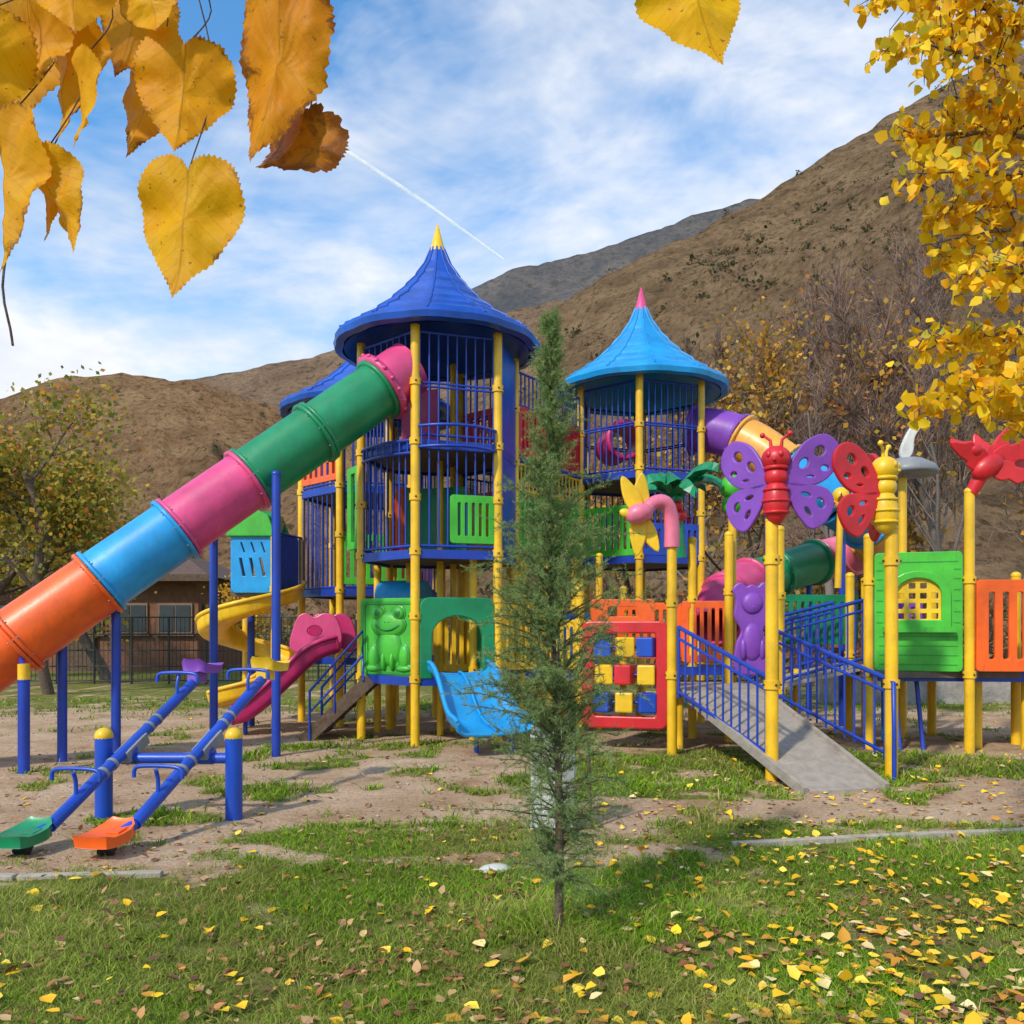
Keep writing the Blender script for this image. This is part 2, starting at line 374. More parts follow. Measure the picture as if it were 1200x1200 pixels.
# ------------------------------------------------------------------ hills
def hill_mat(name,dark,mid,lite,haze,scale=.12,shr=.8,hz=(.22,.3,.42)):
    m,nt,out=nodes(name); p=N(nt,'ShaderNodeBsdfDiffuse'); g=geo(nt)
    mp=N(nt,'ShaderNodeMapping'); mp.inputs['Rotation'].default_value=(0,0,.5); mp.inputs['Scale'].default_value=(1,1,1.6); nt.links.new(g,mp.inputs[0])
    c=ramp(nt,noise(nt,scale,9,.72,mp.outputs[0],.5),[(.3,dark),(.48,mid),(.7,lite)])
    c=mix(nt,ramp(nt,noise(nt,scale*9,6,.75,g),[(.48,(0,0,0)),(.62,(.75,.75,.75))]),c,dark)
    s=ramp(nt,noise(nt,shr,3,.6,g),[(.58,(0,0,0)),(.66,(.7,.7,.7))])
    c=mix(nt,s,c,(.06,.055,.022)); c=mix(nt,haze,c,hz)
    nt.links.new(c,p.inputs[0])
    nt.links.new(bump(nt,noise(nt,scale*5,7,.75,mp.outputs[0]),1.,2.2),p.inputs['Normal']); nt.links.new(p.outputs[0],out.inputs[0]); return m
def hill(name,ridge,Dr,Df,mat,seed,gul=.09,shr=0):
    R=np.array(ridge,float); u=np.linspace(R[0,0],R[-1,0],260); cz=np.interp(u,R[:,0],R[:,1])
    kk=np.ones(9)/9; cz=np.convolve(np.pad(cz,4,'edge'),kk,'valid'); v=np.concatenate([np.linspace(0,1,90),[1.05,1.15,1.35]])
    U,VV=np.meshgrid(u,v); Rz=np.interp(U,u,cz); Yy=Df+(Dr-Df)*VV; Xx=U*Yy/Dr
    f=np.where(VV<=1,.35*VV+.65*VV**1.15,1-(VV-1)*1.1)
    s=Dr/160.; gn=1-np.abs(fbm(Xx/(16*s)+Yy/(45*s),Yy/(60*s),seed,5)*2-1)
    rg=fbm(Xx/(5*s),Yy/(5*s),seed+5,5)-.5
    Zz=Rz*f-(gn-.35)*Dr*gul*np.clip(VV*(1.02-VV)*3,0,1)+rg*Dr*.012*np.clip(VV*5,0,1)
    n0,n1=Zz.shape; id=np.arange(n0*n1).reshape(n0,n1); F=np.stack([id[:-1,:-1],id[:-1,1:],id[1:,1:],id[1:,:-1]],-1).reshape(-1,4)
    Zz-=.6
    ob=npmesh(name,np.stack([Xx,Yy,Zz],-1).reshape(-1,3),F,mat)
    if shr:
        i=rng.integers(8,90,shr); j=rng.integers(0,n1,shr); k=rng.uniform(0,1,shr)<sst(fbm(Xx[i,j]/12,Yy[i,j]/12,seed+9),.4,.62); i,j=i[k],j[k]
        P0=np.stack([Xx[i,j],Yy[i,j],Zz[i,j]],-1)
        q=14; sz=rng.uniform(.2,.8,len(P0))*s*rng.choice([1,1,1,1.8],len(P0)); P=np.repeat(P0,q,0)+rng.normal(size=(len(P0)*q,3))*np.repeat(sz,q)[:,None]*.45; P[:,2]+=np.repeat(sz,q)*.4
        leaves('hillside_shrubs',P,np.repeat(sz,q)*.7,palette(len(P),[(.08,.08,.03),(.13,.11,.045),(.18,.10,.05),(.055,.07,.025)],.2),ob,down=0,simple=True)
    return ob
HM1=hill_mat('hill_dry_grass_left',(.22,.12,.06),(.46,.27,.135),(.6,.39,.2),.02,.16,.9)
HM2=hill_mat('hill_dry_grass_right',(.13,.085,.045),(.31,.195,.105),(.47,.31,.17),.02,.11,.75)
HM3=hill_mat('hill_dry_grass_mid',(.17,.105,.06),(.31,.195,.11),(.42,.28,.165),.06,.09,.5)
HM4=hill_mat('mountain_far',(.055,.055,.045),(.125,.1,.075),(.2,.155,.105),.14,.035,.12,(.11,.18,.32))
hill('hill',[(-160,24),(-99,29.7),(-77,30.8),(-66,31.6),(-60.5,34),(-51.7,35.4),(-44,34.8),(-39,33.9),(-33,31.9),(-27.5,29.1),(-19.8,25.3),(-11,20.9),(0,14),(11,7),(17.6,1.5)],110,38,HM1,3,.14,1100)
hill('hill',[(-60,2),(-56,7),(-40,23),(-24,36),(-6.4,50.4),(6.4,61.6),(16,68),(32,75.7),(48,83.7),(64,94.4),(80,104),(96,111),(128,122),(200,135)],160,42,HM2,9,.14,3400)
hill('hill',[(-180,50),(-110,60),(-88,64.7),(-78,67.4),(-66,70),(-44,74.9),(-26.4,76.5),(-8.8,82),(8.8,86.5),(22,87),(66,88),(120,90)],220,95,HM3,15,.08,700)
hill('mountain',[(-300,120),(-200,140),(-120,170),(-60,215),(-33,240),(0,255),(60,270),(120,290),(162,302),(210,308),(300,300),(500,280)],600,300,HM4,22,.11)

# ------------------------------------------------------------------ playground towers
def roof(B,cx,cy,z,mat,tip,R=1.47,th=1.42,fin=.36):
    k=R/1.47; h=th/1.42
    prof=[(1.36,-.05),(1.47,-.03),(1.49,.05),(1.46,.10),(1.40,.12),(1.37,.17),(1.17,.27),(1.145,.32),(.93,.44),(.905,.49),(.70,.64),(.675,.69),(.5,.85),(.475,.9),(.34,1.04),(.32,1.09),(.2,1.26),(.1,1.5)]
    for a,b in zip(prof[:-1],prof[1:]): B.lathe([(a[0]*k,a[1]*h),(b[0]*k,b[1]*h)],(cx,cy,z),mat,48,True,0,.022,12)
    B.lathe([(1.36*k,-.05),(.9*k,.22*h),(.4*k,.6*h),(.05,.9*h)],(cx,cy,z),mat,32)
    for i in range(12):
        a=i*math.pi/6; c,s=math.cos(a),math.sin(a)
        pts=[(cx+c*r*k*1.025,cy+s*r*k*1.025,z+zz*h) for r,zz in prof[3:]]
        B.tube(pts,.016,mat,6)
    B.lathe([(.125,1.45*h),(.11,1.5*h),(.09,1.56*h),(.012,1.5*h+fin),(.0,1.5*h+fin)],(cx,cy,z),tip,16)
def hexv(cx,cy,rot,R=1.16):
    return [np.array((cx+R*math.sin(rad(rot+60*i)),cy-R*math.cos(rad(rot+60*i)))) for i in range(6)]
def deck(B,v,z,mat=None):
    c=sum(v)/6; V=[(*(c+(q-c)*.97),z) for q in v]+[(*(c+(q-c)*.97),z-.07) for q in v]
    B.add(V,[tuple(range(6)),tuple(range(11,5,-1))]+[(i,i+6,(i+1)%6+6,(i+1)%6) for i in range(6)],DECK)
    for i in range(6): 
        q0,q1=v[i],v[(i+1)%6]; B.box((*(q0+q1)/2,z-.05),(np.linalg.norm(q1-q0)/2-.05,.03,.06),DBL,(*(q1-q0),0))

B=MB(); v=hexv(-1.06,12.6,-72); CX,CY=-1.06,12.6
for q in v: post(B,q[0],q[1],5.66,collars=(.9,1.75,2.62,3.35,4.1,4.9),cap=False)
post(B,-1.06,12.6,4.1,r=.05); post(B,-.9,13.1,5.6,r=.05)
deck(B,v,2.64); deck(B,v,4.12); deck(B,v,.92)
for i in range(6):
    a,b=v[i],v[(i+1)%6]
    if i==0:
        bars(B,a,b,5.34,5.58,DBL,9); bars(B,a,b,2.7,4.05,DBL,9); continue
    if i==2:
        B.poly([rr(.07,0,.99*1.16,2.95,.05)],(a[0],a[1],2.65),(*(b-a),0),(0,0,1),.05,BLU); continue
    nb=8 if i in(3,4,5) else 9
    bars(B,a,b,4.2,5.58,DBL,nb); bars(B,a,b,2.7,4.05,DBL,nb)
    bars(B,a,b,4.85,4.9,DBL,1,.01,.016)
cen=np.array((CX,CY))
def bulge(B,a,b,z0,z1,mat,n=11,out=.28):
    P=[]
    for i in range(n+1):
        t=i/n; q=a+(b-a)*t; d=nv(q-cen); P.append(q+d*out*math.sin(math.pi*t))
    for z in(z0,z1): B.tube([(*q,z) for q in P],.022,mat,8)
    for q in P[1:-1]: B.tube([(*q,z0),(*q,z1)],.013,mat,6)
    return P
bulge(B,v[1],v[2],4.02,4.3,DBL); bulge(B,v[0],v[1],3.95,4.12,DBL,9,.12)
slat(B,v[1]+(v[2]-v[1])*.42,v[1]+(v[2]-v[1])*.97,2.75,3.4,LGR,5)
slat(B,v[3],v[4],2.75,3.7,PNK,7); slat(B,v[4],v[5],2.75,3.6,RED,7); slat(B,v[3],v[4],4.2,5.0,RED,7)
B.box((-1.15,12.9,3.2),(.02,.5,.5),GRN,(.3,1,0)); B.box((-.5,12.9,3.1),(.3,.02,.35),YEL2,(1,.2,0)); B.box((-1.4,13.0,4.7),(.3,.02,.5),MAG,(1,-.3,0))
slat(B,(-2.44,12.75),(-2.2,12.35),2.75,3.95,LGR,1)
B.box((-1.5,13.2,3.3),(.3,.02,.45),ORG,(1,.3,0))
roof(B,-1.1,12.6,5.68,RBL,YEL2)
B.done('playground_tower')
B=MB(); w=hexv(2.27,15.0,-70)
for q in w: post(B,q[0],q[1],5.7,collars=(1.6,2.75,3.5,4.2,4.9),cap=False)
deck(B,w,2.76); deck(B,w,4.15)
for i in range(6):
    a,b=w[i],w[(i+1)%6]
    bars(B,a,b,4.2,5.62,DBL,10); bars(B,a,b,4.9,4.94,DBL,1,.01,.016)
    if i>0: bars(B,a,b,2.8,4.1,DBL,10)
slat(B,w[0],w[1],2.78,3.6,LGR,8); slat(B,w[1],w[2],2.78,3.3,BLU,9)
slat(B,w[3],w[4],2.8,3.6,PNK,8)
B.torus((1.9,14.35,4.75),(-.3,1,0),.3,.05,MAG); B.cyl((1.9,14.36,4.75),(1.75,15.1,4.75),.3,MAG,24,caps=False)
roof(B,2.27,15,5.7,LBL,PNK)
B.done('playground_tower')
B=MB(); q3=hexv(-2.48,14.9,-75)
for q in q3: post(B,q[0],q[1],5.35,collars=(1.1,2.2,3.1,3.9),cap=False)
deck(B,q3,2.22); deck(B,q3,3.9); deck(B,q3,1.1)
for i in range(6):
    a,b=q3[i],q3[(i+1)%6]; bars(B,a,b,2.25,3.85,DBL,8); bars(B,a,b,3.95,5.25,DBL,8)
slat(B,q3[1],q3[2],2.3,3.1,LGR,8); slat(B,q3[3],q3[4],2.3,3.1,ORG,8); slat(B,q3[0],q3[1],4.0,4.4,ORG,6)
roof(B,-2.48,14.9,5.28,RBL,RBL,1.5,1.3,.1)
B.done('playground_tower')

B=MB()
a1=w[0]
for z in(2.72,4.15):
    B.add([(*v[3],z),(*w[0],z),(*w[5],z),(*v[4],z)],[(0,1,2,3)],DECK)
    B.cyl((*v[3],z),(*w[0],z),.04,DBL); B.cyl((*v[4],z),(*w[5],z),.04,DBL)
mid=(v[3]+w[0])/2
slat(B,v[3]+nv(a1-v[3])*.07,mid-nv(a1-v[3])*.01,2.78,3.66,LGR,8); slat(B,mid+nv(a1-v[3])*.01,w[0]-nv(a1-v[3])*.07,2.78,3.66,LGR,8)
slat(B,v[3]+nv(a1-v[3])*.07,mid,4.25,4.98,RED,7); slat(B,mid,w[0]-nv(a1-v[3])*.07,4.25,4.98,RED,7)
bars(B,v[3],w[0],3.7,4.1,YEL2,18,.014,.022); bars(B,v[3],w[0],5.0,5.5,DBL,18)
bars(B,v[4],w[5],2.8,4.0,DBL,18); slat(B,v[4],w[5],4.25,4.9,PNK,14)
for t in(.35,.7):
    q=v[3]+(w[0]-v[3])*t; post(B,q[0],q[1],2.7,cap=False)
    q=v[4]+(w[5]-v[4])*t; post(B,q[0],q[1],2.7,cap=False)
B.done('playground_bridge')

B=MB()
for x,y,z in((-2.05,13.0,2.6),(-1.55,12.9,2.6),(-.55,12.1,2.6),(.15,12.3,2.6),(.55,12.6,2.7),(.2,13.6,2.7),(.95,12.9,2.6),(1.35,13.2,2.7),(-.05,12.5,1.9),(1.75,13.4,2.2),(-1.1,13.4,2.6),(-1.9,13.6,2.6),(-.7,13.2,2.6),(.75,13.6,2.7)):
    post(B,x,y,z,r=.055,collars=(1.0,1.9))
slat(B,(-.18,12.0),(.5,12.4),1.0,1.95,YEL2,5); slat(B,(-1.15,12.6),(-.35,12.75),.95,1.9,YEL2,6)
slat(B,(.6,12.7),(1.3,13.0),1.0,1.8,BLU,5); slat(B,(.55,12.2),(1.15,12.2),1.0,1.7,YEL2,5); slat(B,(-.3,13.3),(.4,13.5),1.0,1.9,SKB,5)
B.box((.7,13,.93),(1.1,.7,.04),DECK); B.box((.7,12.28,.93),(1.1,.02,.06),DBL)
slat(B,(1.55,12.5),(2.45,12.35),1.15,1.95,ORG,7); slat(B,(2.45,12.3),(3.1,12.15),1.1,1.97,ORG,5)
B.box((2.4,12.9,.98),(.9,.75,.04),DECK); B.box((2.4,12.12,.98),(.9,.02,.06),DBL)
B.tube([(-2.0,13.1,2.05),(-1.3,12.9,2.05)],.26,SKB,24)
B.done('playground_platform')

# frog panel
up=np.array((0,0,1.))
B=MB(); a,b=v[0],v[1]; ax=np.array((*nv(b-a),0)); ax=nv(ax+np.array((0,.35,0))); nrm=np.cross(ax,(0,0,1)); o=np.array((*a,.9))+ax*.05+nrm*.06
LF=.92
B.poly([rr(0,0,LF,1.1,.07)],o,ax,(0,0,1),.05,LGR); B.poly([rr(.04,.04,LF-.04,1.06,.06),rr(.075,.075,LF-.075,1.025,.05)],o+nrm*.03,ax,(0,0,1),.02,LGR2,.004)
def rel(x,z,rx,rz,t,mat=LGR): B.ell(o+ax*x+up*z+nrm*.025,ax*rx,nrm*t,up*rz,mat,20,10)
c0=LF/2
for q in((c0,.42,.19,.25,.05),(c0,.73,.27,.17,.06),(c0-.16,.89,.1,.1,.065),(c0+.16,.89,.1,.1,.065),(c0-.25,.28,.08,.17,.045),(c0+.25,.28,.08,.17,.045),(c0-.25,.12,.13,.05,.05),(c0+.25,.12,.13,.05,.05)):
    rel(q[0],q[1],q[2]+.022,q[3]+.022,.022,LGR2); rel(*q)
for s in(-1,1):
    rel(c0+s*.07,.22,.04,.14,.075); B.ell(o+ax*(c0+s*.16)+up*.9+nrm*.088,ax*.05,nrm*.012,up*.055,LGR2,12,6); B.ell(o+ax*(c0+s*.16)+up*.9+nrm*.1,ax*.025,nrm*.01,up*.03,GRN,10,6)
B.tube([o+ax*(c0+.19*t)+up*(.66+.07*t*t)+nrm*(.09-.025*t*t) for t in np.linspace(-1,1,9)],.012,GRN,6)
for s in(-1,1): B.ell(o+ax*(c0+s*.03)+up*.77+nrm*.083,ax*.01,nrm*.01,up*.01,GRN,6,5)
B.done('frog_panel')

B=MB(); a,b=v[1],v[2]; ax=np.array((*nv(b-a),0)); o=np.array((*a,.92))+ax*.07; L=1.02
arch=[(0,0),(0,.95)]+[(.12-.12*math.cos(t),.95+.12*math.sin(t)) for t in np.linspace(.2,1.57,4)]+[(L-.12+.12*math.sin(t),.95+.12*math.cos(t)) for t in np.linspace(0,1.4,4)]+[(L,0),(L-.14,0),(L-.14,.55)]+[(L/2+(L/2-.14)*math.cos(t),.55+.3*math.sin(t)) for t in np.linspace(.15,math.pi-.15,10)]+[(.14,.55),(.14,0)]
B.poly([arch],o,ax,(0,0,1),.09,GRN,.015)
B.poly([arch],o+np.cross(ax,up)*-.4,ax,(0,0,1),.05,GRN,.01)
B.done('slide_archway')
def chute(B,path,width,mat,lip=.16,side=None,t=.03,rim=.03):
    path=np.asarray(path,float); T=np.gradient(path,axis=0); V=[];k=len(path)
    sec=[(-1,lip+0.0),(-.98,lip*.4),(-.93,.04),(-.8,0),(-.4,-.015),(0,-.02),(.4,-.015),(.8,0),(.93,.04),(.98,lip*.4),(1,lip)]
    m=len(sec); L=[];Rr=[]
    for i in range(k):
        tt=nv(T[i]); s=nv(np.cross(tt,(0,0,1))); u=np.cross(s,tt); w=width/2 if np.isscalar(width) else width[i]/2
        row=[path[i]+s*a*w+u*h for a,h in sec]; V+=row; L.append(row[0]);Rr.append(row[-1])
    F=[(i*m+j,i*m+j+1,(i+1)*m+j+1,(i+1)*m+j) for i in range(k-1) for j in range(m-1)]
    B.add(V,F,mat,True)
    V2=[np.array(p)-np.array((0,0,t)) for p in V]; B.add(V2,[f[::-1] for f in F],mat,True)
    B.tube(L,rim,mat,8); B.tube(Rr,rim,mat,8)
    B.tube([V[j] for j in range(m)],t*.7,mat,6); B.tube([V[(k-1)*m+j]-np.array((0,0,t/2)) for j in range(m)],t*.9,mat,6)
B=MB(); p0=np.array((-.74,11.6,.98)); p1=np.array((-.2,10.5,.3)); P=[]
for t in np.linspace(0,1,18):
    z=p0[2]+(p1[2]-p0[2])*(sst(t,0.0,.85)*.75+t*.25)+.03*math.sin(t*9); P.append((p0[0]+(p1[0]-p0[0])*t,p0[1]+(p1[1]-p0[1])*t,z))
chute(B,P,np.linspace(.84,1.04,18),SKB,.15); 
B.tube([(x+.02,y,z+.012) for x,y,z in P],.02,SKB,6)
B.cyl((-.45,10.8,0),(-.45,10.85,.28),.03,DBL); B.cyl((.0,10.8,0),(.0,10.85,.28),.03,DBL)
B.done('wide_slide')

B=MB(); P=catmull([(-2.7,13.1,1.25),(-2.95,13.0,1.15),(-3.3,12.93,.82),(-3.65,12.86,.48),(-3.95,12.8,.25),(-4.15,12.76,.2)],4,False)
chute(B,P,.52,MAG,.22,rim=.04); B.cyl((-4.0,12.8,0),(-4.0,12.8,.2),.035,DBL)
out=catmull([(0,.1),(.08,.5),(.2,.62),(.35,.56),(.5,.62),(.66,.56),(.75,.3),(.7,.05),(.5,.12),(.3,.05)],4)
hole=el(.36,.36,.13,.1); B.poly([[tuple(q) for q in out],hole],(-3.35,12.95,1.18),(1,.05,0),(0,0,1),.07,PNK,.015)
B.poly([[tuple(q) for q in out],hole],(-3.2,13.3,1.18),(1,.05,0),(0,0,1),.07,MAG,.015)
B.done('magenta_slide')

B=MB()
for y in(12.05,12.75):
    B.box((-2.48,y,.42),(.66,.025,.09),WOOD,(.87,0,.8),(0,0,1))
for i in range(5):
    t=(i+.6)/5; B.box((-2.9+.86*t,12.4,.84*t),(.13,.35,.02),WOOD)
for y in(12.02,12.78):
    B.tube([(-2.85,y,0),(-2.85,y,.7),(-2.1,y,1.55),(-2.1,y,.85)],.02,DBL,8); B.cyl((-2.5,y,.4),(-2.5,y,1.1),.016,DBL,8)
    B.cyl((-2.85,y,.4),(-2.1,y,1.2),.016,DBL,8)
B.done('playground_stairs')

# ------------------------------------------------------------------ tube slides
def tubeslide(name,path,cols,r,nper=10,legs=None):
    B=MB(); path=np.asarray(path,float); n=len(cols); d=np.r_[0,np.cumsum(np.linalg.norm(np.diff(path,axis=0),axis=1))]
    def at(s): return np.array([np.interp(s,d,path[:,k]) for k in range(3)])
    Lt=d[-1]
    def ring(q,t,a0,a1,c,R1):
        B.tube([q+t*a0,q+t*(a0+.004),q+t*(a1-.004),q+t*a1],[r,R1,R1,r],c,32,False)
    for i,c in enumerate(cols):
        s0,s1=Lt*i/n,Lt*(i+1)/n; P=[at(s) for s in np.linspace(s0,s1,nper)]
        B.tube(P,r,c,32,False); B.tube(P[::-1],r-.012,c,32,False)
        t=nv(P[1]-P[0]); ring(P[0],t,.0,.05,c,r+.055)
        q=P[-1]; t=nv(P[-1]-P[-2]); ring(q,t,-.055,-.008,c,r+.05)
        u,w_=frame(t)
        for k in range(10):
            a=k*2*math.pi/10; e=q+(r+.035)*(math.cos(a)*u+math.sin(a)*w_); B.cyl(e-t*.07,e+t*.065,.009,GRY,6)
    if legs: legs(B)
    return B.done(name)
A=np.array((-1.8,11.6,4.84)); D=np.array((-3.65,-1.7,-3.18))
pts=[A+D*t for t in np.linspace(0,1.305,14)]
pts+=[A+D*1.305+np.array((-.35,-.18,-.2)),A+D*1.305+np.array((-.8,-.4,-.3))]
def legs(B):
    for x,y,z in((-2.93,10.6,3.5),(-4.02,11.5,3.0),(-4.78,10.3,2.02),(-5.35,10.15,1.42)):
        post(B,x,y,z,DBL,.055)
    B.cyl((-2.93,10.6,3.4),(-3.2,11.3,3.3),.03,DBL); B.cyl((-4.02,11.5,2.9),(-4.15,11,2.75),.03,DBL)
    post(B,-5.32,9.3,1.02,DBL,.06); B.cyl((-5.32,9.3,1.02),(-5.32,9.3,1.2),.062,YEL,16); B.cyl((-5.32,9.3,1.15),(-5.6,9.7,1.3),.03,DBL)
tubeslide('tube_slide',pts,[GRN,GRN,PNK,SKB,ORG,ORG,RED],.375,8,legs)
B=MB(); t=nv(D); B.tube([A+t*.0,A-t*.004,A-t*.09,A-t*.094],[.37,.47,.47,.37],PNK,36,False)
B.tube([A-t*.55,A],[.372,.372],PNK,32,False)
u,w_=frame(t)
for k in range(18):
    a=k*2*math.pi/18; e=A-t*.05+.47*(math.cos(a)*u+math.sin(a)*w_); B.ball(e,.03,PNK,8)
B.done('tube_slide_mouth')
pp=catmull([(3.1,14.75,5.0),(3.5,14.55,4.93),(3.98,14.2,4.65),(4.55,13.85,4.11),(5.24,13.8,3.6),(6.05,14.4,3.24),(6.5,15.4,3.07),(6.15,16.0,2.94),(5.4,15.6,2.75),(4.55,15.2,2.5),(3.85,14.5,2.3),(3.35,13.8,1.95),(3.2,13.4,1.6)],6,False)
def legs2(B):
    for x,y,z in((5.3,13.7,3.2),(5.5,15.8,2.4),(4.2,14.0,4.1),(6.5,15.4,2.7)): post(B,x,y,z,DBL,.055)
tubeslide('tube_slide',pp,[PUR,PEA,SKB,SKB,PEA,LPK,LPK,GRN,GRN,PNK,PNK],.375,7,legs2)

B=MB(); P=[]
for i in range(44):
    t=i/43; a=rad(20-500*t); P.append((-4.25+.58*math.cos(a),13.9+.58*math.sin(a),2.15-1.75*t))
chute(B,P,.5,YEL2,.2,rim=.035); B.cyl((-4.25,13.9,0),(-4.25,13.9,2.3),.06,DBL,14)
B.done('spiral_slide')
B=MB()
spl=[rr(0,0,.62,.92,.05)]
for i in range(3):
    x=.1+.16*i; spl.append([(x,.55),(x+.06,.55),(x+.12,.25),(x+.06,.25)][::-1])
    spl.append([(x+.02,.8),(x+.06,.8),(x+.12,.62),(x+.08,.62)][::-1])
B.poly(spl,(-4.42,13.5,2.15),(1,0,0),(0,0,1),.06,SKB)
B.poly([rr(0,0,.75,.92,.05)],(-3.8,13.5,2.15),(.3,1,0),(0,0,1),.06,BLU); B.poly([rr(0,0,.75,.92,.05)],(-4.42,13.5,2.15),(.1,1,0),(0,0,1),.06,SKB)
hp=[(-.02,0),(-.02,.08),(.05,.3),(.2,.38),(.44,.38),(.6,.3),(.68,.08),(.68,0)]
B.poly([hp],(-4.45,13.46,3.05),(1,0,0),(0,0,1),.1,LGR,.02); B.poly([hp],(-4.4,14.2,3.05),(1,0,0),(0,0,1),.1,GRN,.02)
B.box((-4.1,13.85,3.38),(.3,.36,.05),GRN)
B.box((-4.42,13.85,3.2),(.03,.34,.13),GRN);B.box((-3.8,13.85,3.2),(.03,.34,.13),GRN)
B.box((-4.1,13.9,2.12),(.34,.38,.03),DECK)
post(B,-3.74,13.45,3.0,collars=(2.2,)); post(B,-4.47,14.35,2.1); 
bars(B,(-3.72,13.6),(-3.55,14.4),2.2,3.1,DBL,6)
B.done('slide_hut')

# ------------------------------------------------------------------ right-hand structures
B=MB(); o=np.array((.95,11.3,.3)); ax=np.array(nv((1.05,-.3,0))); L=1.09
B.poly([rr(0,0,L,1.36,.09),rr(.12,.12,L-.12,1.24,.05)],o,ax,(0,0,1),.1,RED,.02)
for r in range(3):
    z=.32+.36*r; B.cyl(o+ax*.1+up*z,o+ax*(L-.1)+up*z,.018,DBL,8)
    for c in range(3):
        m_=[[BLU,YEL2,BLU],[YEL2,RED,YEL2],[BLU,YEL2,BLU]][r][c]
        B.box(o+ax*(.26+.285*c)+up*z,(.115,.1,.13),m_,nv(ax+np.array((0,.3*((c+r*2)%3-1),0))))
B.done('tic_tac_toe_panel',bevel=.02)
B=MB(); slat(B,(1.1,11.9),(1.95,11.7),1.65,1.98,ORG,1); post(B,.9,11.35,2.2,collars=(.5,1.5)); B.done('orange_rail_panel')

B=MB(); out=catmull([(-.2,0),(-.2,.35),(-.13,.55),(-.22,.75),(-.2,.98),(-.24,1.12),(-.16,1.2),(-.08,1.14),(0,1.17),(.08,1.14),(.16,1.2),(.24,1.12),(.2,.98),(.22,.75),(.13,.55),(.2,.35),(.2,0)],4)
o=np.array((3.3,11.75,1.0)); B.poly([[tuple(q) for q in out]],o,(1,-.1,0),(0,0,1),.08,PUR,.02)
for x,z,rx,rz in((0,.93,.15,.15),(0,.4,.15,.26),(-.13,.3,.05,.15),(.13,.3,.05,.15),(0,.88,.06,.05)): B.ell(o+np.array((x,-.04,z)),(rx,0,0),(0,.06,0),(0,0,rz),PUR,14,8)
B.done('bear_panel')

B=MB()
c=[(2.82,8.2,.02),(3.7,8.42,.02),(3.2,11.0,.8),(2.12,10.72,.8)]
V=[*c]+[(x,y,z-.05) for x,y,z in c]; B.add(V,[(0,1,2,3),(7,6,5,4),(0,4,5,1),(1,5,6,2),(2,6,7,3),(3,7,4,0)],RAMPM)
for a,b in((0,3),(1,2)):
    A1,B1=np.array(c[a]),np.array(c[b]); B.box((A1+B1)/2+np.array((0,0,-.01)),(np.linalg.norm(B1-A1)/2,.025,.05),RAMPM,B1-A1)
B.box((2.75,11.75,.78),(.75,.75,.04),RAMPM); B.box((2.9,10.95,.68),(.1,.1,.05),DBL)
c2=[(3.35,11.25,.8),(3.35,12.3,.8),(4.75,12.5,1.08),(4.75,11.45,1.08)]
V=[*c2]+[(x,y,z-.05) for x,y,z in c2]; B.add(V,[(3,2,1,0),(4,5,6,7),(0,1,5,4),(1,2,6,5),(2,3,7,6),(3,0,4,7)],RAMPM)
def rail(B,pa,pb,za,zb,h,n):
    pa=np.array(pa,float);pb=np.array(pb,float)
    for k,r in((0.06,.02),(h-.14,.018),(h,.026)): B.cyl((*pa,za+k),(*pb,zb+k),r,DBL,10)
    for i in range(n+1):
        t=i/n; q=pa+(pb-pa)*t; z=za+(zb-za)*t; B.cyl((*q,z-.02),(*q,z+h-.02),.013 if 0<i<n else .022,DBL,8)
rail(B,(2.07,10.6),(2.68,8.98),.74,.22,.86,11); rail(B,(3.32,10.75),(3.98,9.1),.7,.2,.86,12)
B.tube([(3.98,9.1,1.06),(4.0,8.95,1.02),(4.0,8.93,.5),(4.0,8.93,.0)],.024,DBL,10)
B.tube([(2.68,8.98,1.06),(2.7,8.9,1.0)],.024,DBL,10)
rail(B,(3.4,11.3),(4.7,11.42),.8,1.12,.84,12); rail(B,(3.4,12.3),(4.7,12.5),.8,1.12,.84,12)
for x,y,z in((2.2,11.2,.8),(3.2,12.4,.8),(3.4,11.3,.9),(4.1,12.3,1.0)): post(B,x,y,z,r=.05,cap=False)
B.done('access_ramp')

